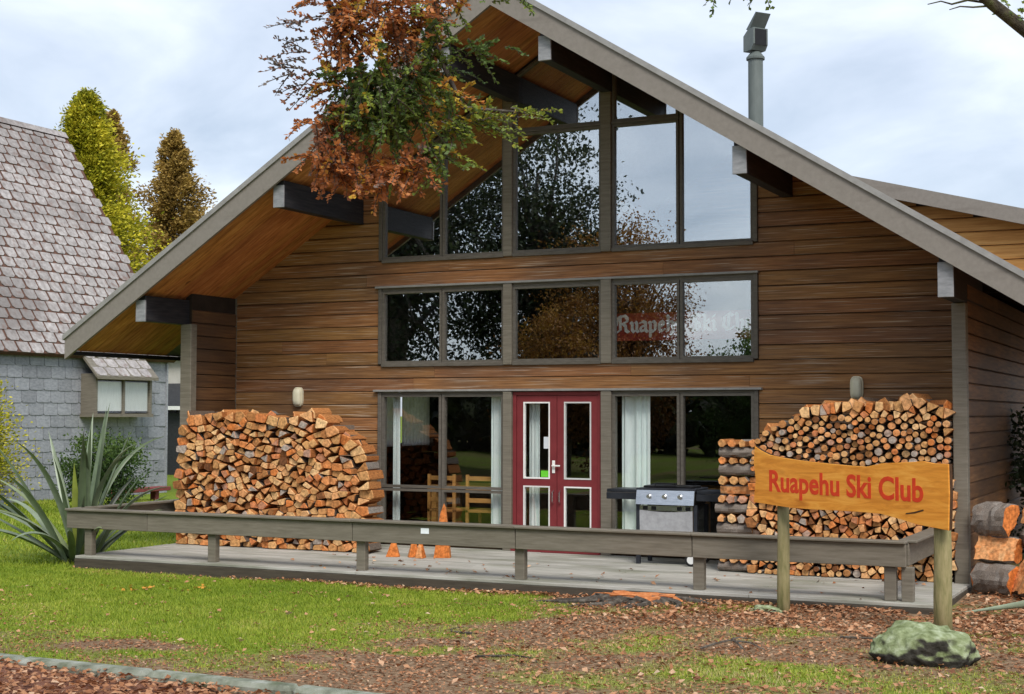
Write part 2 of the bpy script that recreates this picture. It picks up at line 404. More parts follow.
MT['brown'] = tone_mat('bronze_conifer_leaf', [(.08,.055,.022),(.32,.205,.05),(.52,.36,.10)], [0,.5,1], .6, .2, .2, 3)
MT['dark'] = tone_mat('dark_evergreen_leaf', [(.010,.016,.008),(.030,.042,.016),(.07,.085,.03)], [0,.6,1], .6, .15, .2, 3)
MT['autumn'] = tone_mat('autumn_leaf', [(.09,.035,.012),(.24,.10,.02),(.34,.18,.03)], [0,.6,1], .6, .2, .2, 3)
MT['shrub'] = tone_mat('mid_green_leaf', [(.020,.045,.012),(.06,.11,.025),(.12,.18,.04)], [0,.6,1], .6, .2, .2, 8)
MT['grass'] = tone_mat('grass_blade', [(.13,.21,.012),(.27,.35,.026),(.45,.46,.07),(.52,.42,.20)], [0,.5,.8,1], .6, .3, .1, 5)
MT['litter'] = tone_mat('fallen_leaf', [(.16,.068,.034),(.38,.165,.075),(.56,.30,.16),(.68,.49,.33),(.66,.32,.05)], [0,.35,.7,.93,1], .7, .15, .2, 40)
MT['flax'] = tone_mat('flax_leaf', [(.040,.052,.030),(.12,.165,.085),(.28,.34,.23),(.28,.33,.06)], [0,.45,.85,1], .42, .12, .18, 6, .5)
def ground_mat():
    mt, N, L, P = nodes_of('lawn_and_earth')
    at = N.new('ShaderNodeAttribute'); at.attribute_name = 'grassy'
    geo = N.new('ShaderNodeNewGeometry')
    def nz(s, d=8):
        z = N.new('ShaderNodeTexNoise'); z.inputs['Scale'].default_value = s; z.inputs['Detail'].default_value = d
        L.new(geo.outputs['Position'], z.inputs['Vector']); return z
    a, b, c = nz(1.6), nz(26), nz(6)
    g = ramp(N, [(.08,.13,.014),(.16,.23,.026),(.28,.30,.06)], [.3,.5,.75]); L.new(b.outputs['Fac'], g.inputs['Fac'])
    d = ramp(N, [(.10,.060,.034),(.22,.14,.082),(.36,.26,.17)], [.28,.5,.75]); L.new(b.outputs['Fac'], d.inputs['Fac'])
    s = N.new('ShaderNodeMath'); s.operation = 'MULTIPLY_ADD'; s.inputs[1].default_value = .7; s.inputs[2].default_value = -.35
    L.new(c.outputs['Fac'], s.inputs[0])
    s2 = N.new('ShaderNodeMath'); s2.operation = 'ADD'; L.new(s.outputs[0], s2.inputs[0]); L.new(at.outputs['Fac'], s2.inputs[1])
    mr = N.new('ShaderNodeMapRange'); mr.inputs['From Min'].default_value = .28; mr.inputs['From Max'].default_value = .68
    L.new(s2.outputs[0], mr.inputs['Value'])
    mm = N.new('ShaderNodeMix'); mm.data_type = 'RGBA'
    L.new(mr.outputs[0], mm.inputs['Factor']); L.new(d.outputs[0], mm.inputs['A']); L.new(g.outputs[0], mm.inputs['B'])
    L.new(mm.outputs['Result'], P.inputs['Base Color']); P.inputs['Roughness'].default_value = .95
    P.inputs['Specular IOR Level'].default_value = .1
    bp = N.new('ShaderNodeBump'); bp.inputs['Strength'].default_value = .8; bp.inputs['Distance'].default_value = .03
    L.new(b.outputs['Fac'], bp.inputs['Height']); L.new(bp.outputs[0], P.inputs['Normal'])
    return mt
MT['ground'] = ground_mat()

# ------------------------------------------------------------------ ground
def ground_z(x, y):
    x = np.asarray(x, dtype=float); y = np.asarray(y, dtype=float)
    t = np.clip((-y - 3) / 6, 0, 1)
    z = -.155 + .13 * t + .07 * np.clip((x - 2) / 5, 0, 1) * (1 - t * .6)
    z = z + .035 * (noise2(x, y, 3, .7) - .5) + .018 * (noise2(x, y, 4, 2.3) - .5)
    z = z - .07 * np.clip((y - 2) / 8, 0, 1)
    far = np.clip((-y - 9.2) / 1.5, 0, 1)
    return np.where(y < -9.2, z * (1 - far) + (-.04) * far, z)
def grassy(x, y):
    x = np.asarray(x, dtype=float); y = np.asarray(y, dtype=float)
    n = noise2(x, y, 11, 1.1) * .6 + noise2(x, y, 12, 3.1) * .4
    edge = np.clip((5.2 - x) / 1.9, .2, 1)
    low = np.clip((y + 8.2) / 1.9, 0, 1)            # towards the kerb the turf is worn
    g = edge * (.62 + .40 * low) + (n - .5) * 1.25
    g = g + .28 * np.exp(-(((x - 7.3) / .9)**2 + ((y + 7.2) / .55)**2)) + .2 * np.exp(-(((x - 6.2) / .8)**2 + ((y + 6.6) / .5)**2))
    g = g - .35 * np.exp(-(((x - 2.9) / .9)**2 + ((y + 8.0) / .25)**2))
    return np.clip(g, 0, 1)
def grid(xs, ys):
    X, Y = np.meshgrid(xs, ys); n, k = X.shape
    V = np.stack([X, Y, ground_z(X, Y)], -1).reshape(-1, 3)
    i = np.arange((n-1)*(k-1)); r, c = i // (k-1), i % (k-1); a = r*k + c
    return V, np.stack([a, a+1, a+k+1, a+k], -1)
xs = np.concatenate([[-900,-300,-120,-60], np.arange(-30, -6, 1.0), np.arange(-6, 13, .12), np.arange(13, 40, 2.0), [60,150,400,900]])
ys = np.concatenate([[-900,-300,-120,-60,-40,-25], np.arange(-16, -10, .8), np.arange(-10, -2.4, .09), np.arange(-2.4, 20, .8), [30,50,100,300,900]])
V, F = grid(xs, ys)
g = top('ground', (V, F), MT['ground'], kind='structure', smooth=True)
ga = g.data.attributes.new('grassy', 'FLOAT', 'POINT')
ga.data.foreach_set('value', grassy(V[:, 0], V[:, 1]).astype(np.float32))

# kerb and the leaf filled gutter beyond it
def kerb_y(x): return -9.0 - .07 * (x - 2.2)
kp = []
for i in range(10):
    x0, x1 = -6 + i * 1.22, -6 + (i + 1) * 1.22 - .012
    gk = box(x0, x1, -.15, 0, -.22, .0, .028)
    V = [(x, y + kerb_y(x), z + float(ground_z(x, kerb_y(x) + .3)) + .062) for x, y, z in gk[0]]
    kp.append((V, gk[1]))
kerb = top('kerb', kp[0], MT['kerb'], kind='structure')
for q in kp[1:]: part('kerb_stone', q, MT['kerb'], kerb)
gx = np.arange(-8, 8, .25); gy = np.arange(0, 1.6, .12)
X, Y = np.meshgrid(gx, gy); Yw = np.array([kerb_y(a) for a in X.ravel()]) - .08 - Y.ravel()
Zw = -.03 + .03 * noise2(X.ravel(), Yw, 5, 3)
k = len(gx); i = np.arange((len(gy)-1)*(k-1)); a = (i//(k-1))*k + i % (k-1)
top('gutter', (np.stack([X.ravel(), Yw, Zw], -1), np.stack([a, a+k, a+k+1, a+1], -1)), MT['litter_ground'], kind='structure', smooth=True)

# ------------------------------------------------------------------ the lodge
RX, RT, SL = 2.62, 6.8, .632            # ridge x, roof top at the ridge, slope
def S(x): return 6.58 - SL * abs(x - RX)     # underside of the roof
XL, XR = -2.44, 7.70                    # inner face of left wing wall, right wing post
lodge = thing('ski_lodge', 'brown timber ski lodge with a wide grey gable roof and large windows', 'building', (2.62, 2.5, 0))
# board profile, unit length along x, one course high
BH = .176
def board_mesh(name, mt, axis):
    pr = [(0,0),(-.021,.002),(-.023,BH-.022),(-.005,BH-.007),(0,BH-.006)]
    V = [(0,a,b) for a,b in pr] + [(1,a,b) for a,b in pr]
    if axis == 'y': V = [(-a, x, b) for x, a, b in V]     # front face towards +x
    n = 5
    F = [tuple(range(n))[::-1], tuple(range(n, 2*n))] + [(i, (i+1) % n, n+(i+1) % n, n+i) for i in range(n)]
    if axis == 'x': F = [f[::-1] for f in F]
    bm = bmesh.new()
    vs = [bm.verts.new(v) for v in V]
    for f in F: bm.faces.new([vs[i] for i in f])
    bmesh.ops.recalc_face_normals(bm, faces=bm.faces)
    me = bpy.data.meshes.new(name); bm.to_mesh(me); bm.free(); me.materials.append(mt)
    return me
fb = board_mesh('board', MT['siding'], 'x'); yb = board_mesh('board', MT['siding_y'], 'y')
OPEN = [(-.06, 5.225, -.1, 2.056), (-.06, 5.225, 2.408, 3.464), (-.06, 5.225, 3.816, 9)]
# backing sheets with the openings left free
def rects_minus(x0, x1, z0, z1):
    segs = [(x0, x1)]
    for a, b, c, d in OPEN:
        if z1 > c + .02 and z0 < d - .02:
            segs = [s for p, q in segs for s in ((p, min(q, a)), (max(p, b), q)) if s[1] - s[0] > .03]
    return segs
bl = []
for z0, z1 in ((0, 2.056), (2.056, 2.408), (2.408, 3.464), (3.464, 3.816)):
    for a, b in rects_minus(XL, XR, z0, z1):
        tl = min(z1, 99)
        bl.append((a, b, z0, z1))
gb = []
for a, b, z0, z1 in bl:
    poly = [(a, z0), (b, z0), (b, min(z1, S(b) + .05)), (a, min(z1, S(a) + .05))]
    if a < RX - 4.9 or b > RX + 4.9:
        zz = z1; poly = [(a, z0), (b, z0)]
        tb, ta = S(b) + .08, S(a) + .08
        poly.append((b, min(z1, tb)))
        if tb < z1: poly.append((RX + (6.66 - z1) / SL, z1))
        if ta < z1: poly.append((RX - (6.66 - z1) / SL, z1))
        poly.append((a, min(z1, ta)))
    gb.append(prism_xz(poly, .002, .10))
for sgn in (-1, 1):                      # the two side triangles beside the upper glazing
    xa = -.06 if sgn < 0 else 5.225; xe = RX + sgn * (6.66 - 3.816) / SL
    gb.append(prism_xz([(xa, 3.816), (xe, 3.816), (xa, S(xa) + .08)], .002, .10))
wall = part('front_wall', join(*gb), MT['joint'], lodge)
kmax = int(6.5 / BH)
for kk in range(kmax):
    z0 = kk * BH - .056; zm = z0 + BH / 2
    lim = (6.68 - zm) / SL
    for a, b in rects_minus(max(XL, RX - lim), min(XR - .03, RX + lim), z0 + .03, z0 + BH - .03):
        cuts = [a]
        if b - a > 6: cuts += sorted([a + (b - a) * random.uniform(.15, .42), a + (b - a) * random.uniform(.58, .85)])
        elif b - a > 2.2 and random.random() < .16: cuts.append(a + (b - a) * random.uniform(.3, .7))
        cuts.append(b)
        for p, q in zip(cuts[:-1], cuts[1:]):
            if q - p < .06: continue
            inst('board', fb, (p, random.uniform(-.003, .0005), z0 + random.uniform(-.002, .002)), wall,
                 rot=(0, random.uniform(-.0006, .0006), 0), scale=(q - p - .003, 1, 1))
# wing walls: posts and boards
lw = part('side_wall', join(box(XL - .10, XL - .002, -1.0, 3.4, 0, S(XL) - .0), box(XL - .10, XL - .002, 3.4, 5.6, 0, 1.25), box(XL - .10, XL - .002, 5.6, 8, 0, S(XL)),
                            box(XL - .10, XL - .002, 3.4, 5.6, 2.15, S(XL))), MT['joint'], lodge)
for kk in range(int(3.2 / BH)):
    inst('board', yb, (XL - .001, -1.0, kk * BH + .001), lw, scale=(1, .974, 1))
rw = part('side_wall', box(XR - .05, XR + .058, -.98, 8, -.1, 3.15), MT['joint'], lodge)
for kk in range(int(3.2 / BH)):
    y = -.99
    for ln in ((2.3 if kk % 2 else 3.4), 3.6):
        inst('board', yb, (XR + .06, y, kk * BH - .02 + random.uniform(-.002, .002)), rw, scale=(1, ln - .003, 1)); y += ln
part('wing_post', box(-2.525, -2.345, -1.13, -1.0, -.02, 2.96, .008), MT['trim'], lodge)
part('wing_post', box(7.635, 7.782, -1.13, -.985, -.1, 2.93, .008), MT['trim'], lodge)
part('corner_bead', box(XL + .002, XL + .026, -.030, -.003, 0, S(XL)), MT['trim'], lodge)
part('back_wall', prism_xz([(XL, 0), (XR, 0), (XR, S(XR)), (RX, S(RX)), (XL, S(XL))], 8, 8.1), MT['siding'], lodge)
# roof slabs
EV = 6.36
def slab(sgn):
    return prism_xz([(RX, RT), (RX + sgn*EV, RT - SL*EV), (RX + sgn*EV, RT - SL*EV - .19), (RX, RT - .19)], -1.955, 8.9)
for sgn in (-1, 1):
    rf = part('roof', slab(sgn), MT['roof'], lodge)
    # soffit boards running down the slope, each its own strip
    nb = 14; w = 1.95 / nb
    for j in range(nb):
        y0 = -1.952 + j * w
        x1 = RX + sgn * (EV - .03)
        pl = [(RX + sgn * .005, RT - .193), (x1, RT - .193 - SL*(EV - .03)), (x1, RT - .211 - SL*(EV - .03)), (RX + sgn * .005, RT - .211)]
        part('soffit_board', prism_xz(pl, y0 + .002, y0 + w - .002), MT['soffit'], rf)
    # fascia, its cap flashing and the eave board
    xe = RX + sgn * (EV + .03); ze = RT - SL * (EV + .03)
    part('fascia', prism_xz([(RX, RT + .01), (xe, ze + .01), (xe, ze - .29), (RX, RT - .30)], -2.0, -1.958), MT['fascia'], lodge)
    part('roof_flashing', prism_xz([(RX, RT + .045), (xe + sgn*.02, ze + .035), (xe + sgn*.02, ze - .035), (RX, RT - .025)], -2.025, -1.90), MT['flashing'], lodge)
    xv = RX + sgn * EV
    part('eave_board', box(min(xv - sgn*.04, xv), max(xv - sgn*.04, xv), -1.95, 8.8, RT - SL*EV - .25, RT - SL*EV - .195), MT['beam'], lodge)
part('ridge_cap', prism_xz([(RX - .16, RT - .04), (RX, RT + .075), (RX + .16, RT - .04), (RX, RT + .04)], -2.03, 8.9), MT['flashing'], lodge)
# purlin beams and their pale end caps
for bx_, zb in ((-5.17, 2.955), (-3.0, 4.33), (-.66, 5.80), (.66, 5.80), (2.96, 4.33), (5.09, 2.935)):
    x = RX + bx_
    zt = min(S(x - .075), S(x + .075)) - .002
    bmx = part('purlin_beam', box(x - .068, x + .068, -1.90, .12, zb, zt + .03, .006), MT['beam'], lodge)
    part('end_cap', box(x - .078, x + .078, -1.925, -1.897, zb - .006, zt - .03, .004), MT['cap'], bmx)

# ---- windows
def window(name, poly, w, mt, parent=lodge, y0=-.035, y1=.045, fr='frame'):
    o = part(name, ring_xz(poly, w, y0, y1), MT[fr], parent)
    q = inset(poly, w - .006)
    part('pane', prism_xz(q, .004, .010), MT[mt], o)
    return o
def rect(x0, x1, z0, z1): return [(x0, z0), (x1, z0), (x1, z1), (x0, z1)]
U = 'upper_glass'
# middle row
for x0, x1 in ((0, .915), (.925, 1.835), (1.965, 3.20), (3.345, 4.23), (4.24, 5.165)):
    window('window', rect(x0, x1, 2.425, 3.395), .032, 'mid_glass')
# upper row with sloping heads
c = .035
window('window', [(0, 3.83), (.915, 3.83), (.915, S(.915)-c), (0, S(0)-c)], .032, U)
window('window', [(.925, 3.83), (1.835, 3.83), (1.835, S(1.835)-c), (.925, S(.925)-c)], .032, U)
window('window', rect(1.965, 3.20, 3.83, 5.39), .032, U)
window('window', [(1.965, 5.42), (3.20, 5.42), (3.20, S(3.20)-c), (RX, S(RX)-c), (1.965, S(1.965)-c)], .032, U)
window('window', rect(3.345, 4.225, 3.83, 5.39), .032, U)
window('window', [(3.345, 5.42), (4.225, 5.42), (4.225, S(4.225)-c), (3.345, S(3.345)-c)], .035, U)
window('window', [(4.24, 3.83), (5.165, 3.83), (5.165, S(5.165)-c), (4.24, S(4.24)-c)], .032, U)
# lower row
for x0, x1 in ((0, .915), (.925, 1.835), (3.345, 4.23), (4.24, 5.165)):
    window('window', rect(x0, x1, .765, 2.01), .036, 'glass')
    window('window', rect(x0, x1, .03, .755), .034, 'glass')
# posts between the bays, jambs, sills, head flashings
for z0, z1 in ((.0, 2.04), (2.385, 3.44), (3.79, 0)):
    for a, b in ((1.838, 1.962), (3.203, 3.342)):
        zt = z1 or min(S(a), S(b)) - .005
        part('window_post', box(a, b, -.075, .10, z0, zt, .006), MT['trim'], lodge)
    for a, b in ((-.055, -.003), (5.168, 5.22)):
        zt = z1 or min(S(a), S(b)) - .005
        part('window_jamb', box(a, b, -.05, .10, z0 + .03, zt, .004), MT['frame'], lodge)
for z in (2.405, 3.81):
    for a, b in ((-.002, 1.836), (1.964, 3.201), (3.344, 5.167)):
        part('sill', box(a, b, -.06, .09, z - .028, z + .022, .004), MT['frame'], lodge)
for z, a, b in ((2.06, -.11, 5.27), (3.455, -.09, 5.235)):
    part('head_flashing', box(a, b, -.085, .0, z - .016, z + .012, .003), MT['flashing'], lodge)
part('transom', box(1.964, 3.201, -.055, .09, 5.392, 5.418), MT['frame'], lodge)
part('transom', box(3.344, 4.232, -.055, .09, 5.392, 5.418), MT['frame'], lodge)
part('head_rail', join(box(0, 1.836, -.03, .09, 2.012, 2.04), box(3.344, 5.166, -.03, .09, 2.012, 2.04)), MT['frame'], lodge)
part('head_rail', join(box(0, 1.836, -.03, .09, 3.397, 3.44), box(1.964, 3.201, -.03, .09, 3.397, 3.44), box(3.344, 5.166, -.03, .09, 3.397, 3.44)), MT['frame'], lodge)
# doors
df = part('door_frame', join(box(1.966, 2.012, -.03, .09, .0, 2.035), box(3.153, 3.199, -.03, .09, .0, 2.035), box(2.012, 3.153, -.03, .09, 1.992, 2.035)), MT['door'], lodge)
part('threshold', box(1.966, 3.199, -.10, .09, .0, .042, .004), MT['door'], lodge)
for a, b in ((2.016, 2.579), (2.586, 3.149)):
    st = .095
    gs = [box(a, a + st, -.015, .035, .046, 1.988), box(b - st, b, -.015, .035, .046, 1.988),
          box(a + st, b - st, -.015, .035, .046, .12), box(a + st, b - st, -.015, .035, .835, .925), box(a + st, b - st, -.015, .035, 1.905, 1.988)]
    d = part('door', join(*gs), MT['door'], lodge)
    for z0, z1 in ((.12, .835), (.925, 1.905)):
        part('glazing_bead', ring_xz(rect(a + st, b - st, z0, z1), .018, -.021, .02), MT['bead'], d)
        part('pane', prism_xz(rect(a + st + .012, b - st - .012, z0 + .012, z1 - .012), .004, .010), MT['glass'], d)
    if a < 2.3:
        part('door_handle', join(box(2.517, 2.557, -.026, -.014, 1.0, 1.16, .003), box(2.525, 2.64, -.062, -.046, 1.085, 1.105, .004), box(2.528, 2.546, -.05, -.024, 1.086, 1.104)), MT['bead'], d)
        part('pull_handle', tube([(2.535,-.02,.62),(2.535,-.06,.64),(2.535,-.06,.76),(2.535,-.02,.78)], .008, 6), MT['metal'], d)
        part('notice', box(2.395, 2.475, -.010, -.006, 1.31, 1.46), MT['paper'], d)
        part('sticker', box(2.355, 2.475, -.010, -.006, .95, 1.03), MT['greennote'], d)
    else:
        part('pull_handle', tube([(2.632,-.02,.62),(2.632,-.06,.64),(2.632,-.06,.76),(2.632,-.02,.78)], .008, 6), MT['metal'], d)

# ---- dormer rising from the right roof slope
DY = 1.2
def roof_z(x): return RT - SL * abs(x - RX)
dz = lambda x: 4.70 - .262 * (x - 6.0)             # top of dormer roof
xk = (RT + SL * RX - 4.70 - .262 * 6.0) / (SL - .262)
ck = part('dormer_cheek', prism_xz([(xk, roof_z(xk) - .1), (8.55, roof_z(8.55) - .1), (8.55, dz(8.55) - .12), (xk, dz(xk) - .12)], DY, 6), MT['joint'], lodge)
for kk in range(12):
    z0 = 2.9 + kk * BH
    xa = RX + (RT - z0 - .1) / SL; xb = min(8.55, 6.0 + (4.62 - z0 - BH * .5) / .262)
    if xb - xa < .1: continue
    xa = max(xa, 5.5)
    inst('board', fb, (xa, DY - .002, z0), ck, scale=(xb - xa, 1, 1)).material_slots[0].link = 'OBJECT'
for o in list(ck.children): o.material_slots[0].material = MT['siding_pale']
part('corner_board', box(8.44, 8.56, DY - .035, DY + .0, roof_z(8.5) - .1, dz(8.5) - .1), MT['trim'], ck)
part('dormer_roof', prism_xz([(xk - .3, dz(xk - .3)), (9.1, dz(9.1)), (9.1, dz(9.1) - .10), (xk - .3, dz(xk - .3) - .10)], DY - .30, 6.4), MT['roof'], lodge)
part('dormer_fascia', prism_xz([(xk - .25, dz(xk - .25) + .015), (9.12, dz(9.12) + .015), (9.12, dz(9.12) - .17), (xk - .25, dz(xk - .25) - .17)], DY - .345, DY - .302), MT['fascia'], lodge)

# ---- flue with its cowl
fl = part('flue_pipe', tube([(4.46, 2.5, 5.3), (4.46, 2.5, 6.66)], .103, 20), MT['flue'], lodge, smooth=False)
part('flue_collar', tube([(4.46, 2.5, 6.655), (4.46, 2.5, 6.685), (4.46, 2.5, 6.72), (4.46, 2.5, 6.765)], [.128, .128, .10, .062], 20), MT['flue'], fl)
cw = prism_xz([(-.125, .0), (.06, .0), (.115, .075), (.115, .30), (-.01, .30), (-.125, .22)], -.12, .12)
cw = xf(cw, Matrix.Translation((4.465, 2.5, 6.775)) @ Matrix.Rotation(R(-38), 4, 'Z'))
cw_o = part('cowl', cw, MT['flue'], fl)
op = xf(box(.1155, .120, -.095, .095, .06, .285), Matrix.Translation((4.465, 2.5, 6.775)) @ Matrix.Rotation(R(-38), 4, 'Z'))
part('cowl_opening', op, MT['black'], cw_o)
op = xf(prism_xz([(-.06, .30), (.17, .50), (.185, .49), (.03, .298)], -.12, .12), Matrix.Translation((4.465, 2.5, 6.775)) @ Matrix.Rotation(R(-38), 4, 'Z'))
part('wind_vane', op, MT['flue'], cw_o)

# ---- inside of the lodge
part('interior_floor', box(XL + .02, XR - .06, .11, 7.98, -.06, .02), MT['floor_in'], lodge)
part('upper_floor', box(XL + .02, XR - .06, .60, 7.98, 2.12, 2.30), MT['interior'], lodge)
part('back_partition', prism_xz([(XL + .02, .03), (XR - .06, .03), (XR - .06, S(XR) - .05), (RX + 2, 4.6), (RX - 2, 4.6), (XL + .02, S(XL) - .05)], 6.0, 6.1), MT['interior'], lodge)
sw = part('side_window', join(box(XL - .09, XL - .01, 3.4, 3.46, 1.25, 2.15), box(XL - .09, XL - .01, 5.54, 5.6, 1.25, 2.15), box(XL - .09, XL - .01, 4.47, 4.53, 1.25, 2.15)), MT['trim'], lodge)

def curtain(x0, x1, z0, z1, y=.16, taper=0.0, n=60, mt='curtain', lab=None, name='curtain', group=None):
    V, F = [], []
    for j in range(12):
        t = j / 11
        for i in range(n + 1):
            u = i / n
            xx = x0 + (x1 - x0) * u * (1 - taper * t * (1 - t) * 2)
            V.append((xx, y + .028 * math.sin(u * (x1 - x0) * 62 + 1.7 * math.sin(u * 9)) * (.6 + .6 * t), z1 + (z0 - z1) * t))
    for j in range(11):
        for i in range(n):
            a = j * (n + 1) + i; F.append((a, a + n + 1, a + n + 2, a + 1))
    k = len(V); V += [(x, yy + .006, z) for x, yy, z in V]
    F += [tuple(q + k for q in f[::-1]) for f in F]
    top(name, (V, F), MT[mt], lab, 'curtain', 'curtains inside the lodge windows', smooth=True)
curtain(.07, .17, .06, 1.99, lab='narrow pale green curtain at the wood pile end of the left ground window')
curtain(1.56, 1.80, .06, 1.99, lab='pale green curtain behind the left ground window beside the red doors')
curtain(2.10, 2.25, .10, 1.95, y=.19, lab='pale curtain behind the left leaf of the red doors', n=40)
curtain(2.98, 3.07, .10, 1.95, y=.19, lab='narrow pale curtain behind the right leaf of the red doors', n=40)
curtain(3.40, 3.78, .06, 1.99, lab='wide pale green curtain hanging behind the barbecue', n=90)
# side-wall curtains lit from behind
V, F = [], []
for a, b, lb in ((3.5, 4.42, 'nearer white curtain on the far side window inside the lodge'), (4.58, 5.5, 'farther white curtain on the far side window inside the lodge')):
    V, F = [], []
    for i in range(41):
        y = a + (b - a) * i / 40; x = XL + .06 + .02 * math.sin(i * 1.3)
        V += [(x, y, 1.2), (x, y, 2.14)]
    for i in range(40): F.append((2*i, 2*i+2, 2*i+3, 2*i+1))
    top('curtain', (V, F), MT['net'], lb, 'curtain', 'curtains inside the lodge windows', smooth=True)
# pine chairs and a table just inside the left window
def chair(x, y, rz, lab):
    t = thing('pine_chair', lab, 'chair', (x, y, .02), 'pine chairs inside the lodge')
    def P(nm, *bx_): part(nm, rot_about(box(x + bx_[0], x + bx_[1], y + bx_[2], y + bx_[3], .02 + bx_[4], .02 + bx_[5], .004), (x, y, 0), rz), MT['pine'], t)
    P('seat', -.21, .21, -.21, .21, .42, .455)
    for sx in (-1, 1):
        P('leg', sx*.19 - .02, sx*.19 + .02, -.20, -.16, 0, .42)
        P('leg', sx*.19 - .02, sx*.19 + .02, .17, .21, 0, .92)
    for z in (.58, .72, .87): P('back_slat', -.17, .17, .18, .20, z - .03, z + .03)
    return t
chair(.75, .48, R(180), 'golden pine chair with slatted back inside the left ground window')
chair(1.32, .50, R(180), 'golden pine chair inside the left ground window nearest the green curtain')
tb = thing('dining_table', 'golden pine table behind the pine chairs inside the lodge', 'table', (1.0, 1.35, .02))
part('table_top', box(.2, 1.9, .9, 1.75, .72, .76, .006), MT['pine'], tb)
for x in (.27, 1.83):
    for y in (.97, 1.68): part('leg', box(x - .035, x + .035, y - .035, y + .035, .02, .72), MT['pine'], tb)
tb = thing('dining_table', 'dark dining table inside the right ground window', 'table', (4.4, 2.3, .02))
part('table_top', box(3.6, 5.2, 1.9, 2.7, .72, .76, .006), MT['pine'], tb)
for x in (3.7, 5.1):
    for y in (1.98, 2.62): part('leg', box(x - .035, x + .035, y - .035, y + .035, .02, .72), MT['pine'], tb)

# ---- club banner inside the middle right window, blackletter strokes written with a broad nib
bn = thing('club_banner', 'dark red banner with white blackletter club name inside the middle right window', 'banner', (4.3, .055, 2.68))
part('cloth', box(3.36, 5.15, .062, .072, 2.665, 3.01), MT['banner'], bn)
def nib(strokes, x0, z0, s):
    N_ = np.array([.085, .055]) * .95; gs = []
    for st in strokes:
        for (a, b), (c_, d_) in zip(st[:-1], st[1:]):
            p, q = np.array([a, b]), np.array([c_, d_])
            pts = [p - N_, p + N_, q - N_, q + N_]
            ctr = (p + q) / 2
            th = np.array([.02, -.045])
            pts = [v + w for v in pts for w in (th, -th)]
            # convex hull
            P_ = sorted({(round(float(v[0]), 5), round(float(v[1]), 5)) for v in pts}); H = []
            for seq in (P_, P_[::-1]):
                h = []
                for v in seq:
                    while len(h) > 1 and (h[-1][0]-h[-2][0])*(v[1]-h[-2][1]) - (h[-1][1]-h[-2][1])*(v[0]-h[-2][0]) <= 0: h.pop()
                    h.append(v)
                H += h[:-1]
            gs.append(([(x0 + v[0]*s, .060 - .0002*len(gs), z0 + v[1]*s) for v in H], [tuple(range(len(H)))]))
    return gs
GL = {
 'R': (.95, [[(.12,.95),(.3,1.05),(.3,.15),(.1,.0)], [(.3,1.0),(.62,1.08),(.8,.9),(.78,.68),(.45,.56)], [(.5,.55),(.68,.4),(.7,.1),(.88,.0)], [(.05,.45),(.12,.95)]]),
 'u': (.62, [[(.08,.62),(.18,.56),(.18,.12),(.3,.0)], [(.3,.02),(.46,.14)], [(.42,.64),(.5,.56),(.5,.1),(.6,.0)]]),
 'a': (.62, [[(.12,.6),(.3,.68),(.48,.58),(.48,.1),(.6,.0)], [(.48,.42),(.2,.34),(.12,.2),(.2,.04),(.46,.14)]]),
 'p': (.64, [[(.08,.62),(.18,.56),(.18,-.32)], [(.2,.56),(.38,.68),(.52,.54),(.52,.14),(.38,.0),(.2,.08)]]),
 'e': (.56, [[(.5,.12),(.3,.0),(.14,.14),(.14,.52),(.3,.68),(.46,.54),(.4,.38),(.16,.32)]]),
 'h': (.64, [[(.1,1.02),(.18,.95),(.18,.05),(.1,.0)], [(.2,.54),(.38,.66),(.52,.54),(.52,.1),(.4,-.2)]]),
 'S': (.85, [[(.78,.9),(.55,1.06),(.25,.95),(.2,.75),(.4,.6),(.68,.45),(.72,.2),(.5,.0),(.2,.04),(.08,.2)], [(.45,1.0),(.45,.08)]]),
 'k': (.62, [[(.1,1.02),(.18,.95),(.18,.05),(.1,.0)], [(.2,.5),(.4,.68),(.5,.52),(.24,.36)], [(.26,.36),(.42,.1),(.56,.0)]]),
 'i': (.34, [[(.08,.62),(.17,.56),(.17,.1),(.28,.0)], [(.12,.88),(.2,.95)]]),
 'C': (.85, [[(.74,.92),(.5,1.05),(.2,.85),(.14,.3),(.35,.02),(.65,.06),(.78,.2)], [(.48,.95),(.48,.12)]]),
 'l': (.34, [[(.08,1.02),(.17,.95),(.17,.1),(.28,.0)]]),
 'b': (.62, [[(.1,1.02),(.18,.95),(.18,.08),(.36,.0),(.52,.14),(.52,.54),(.38,.66),(.2,.56)]]),
 ' ': (.32, [])}
x = 3.36; lt = []
for ch in 'Ruapehu Ski Club':
    wdt, stx = GL[ch]; lt += nib(stx, x, 2.775, .19); x += wdt * .19 * 1.02
part('lettering', join(*lt), MT['white'], bn)

# ---- deck
deck = thing('timber_deck', 'weathered grey timber deck in front of the lodge', 'deck', (2.6, -1.5, -.12))
npl = 21; pw = 3.06 / npl
for j in range(npl):
    y0 = -3.06 + j * pw
    cs = [-2.56, random.choice([.6, 1.5, 2.4]), random.choice([4.2, 5.1, 6.0]), 7.63 if y0 > -1.2 else 7.80]
    for p, q in zip(cs[:-1], cs[1:]):
        part('deck_board', box(p + .002, q - .002, y0 + .004, y0 + pw - .004, -.035 + random.uniform(-.002, 0), random.uniform(-.003, .001), .004), MT['deck'], deck)
part('skirt_board', box(-2.55, 7.79, -3.075, -3.045, -.19, -.038, .003), MT['skirt'], deck)
part('skirt_board', box(-2.57, -2.54, -3.04, -1.1, -.22, -.038, .003), MT['skirt'], deck)
part('skirt_board', box(7.775, 7.805, -3.04, -1.14, -.15, -.038, .003), MT['skirt'], deck)
part('bearer', box(-2.4, 7.6, -2.2, -2.1, -.25, -.04), MT['joint'], deck)

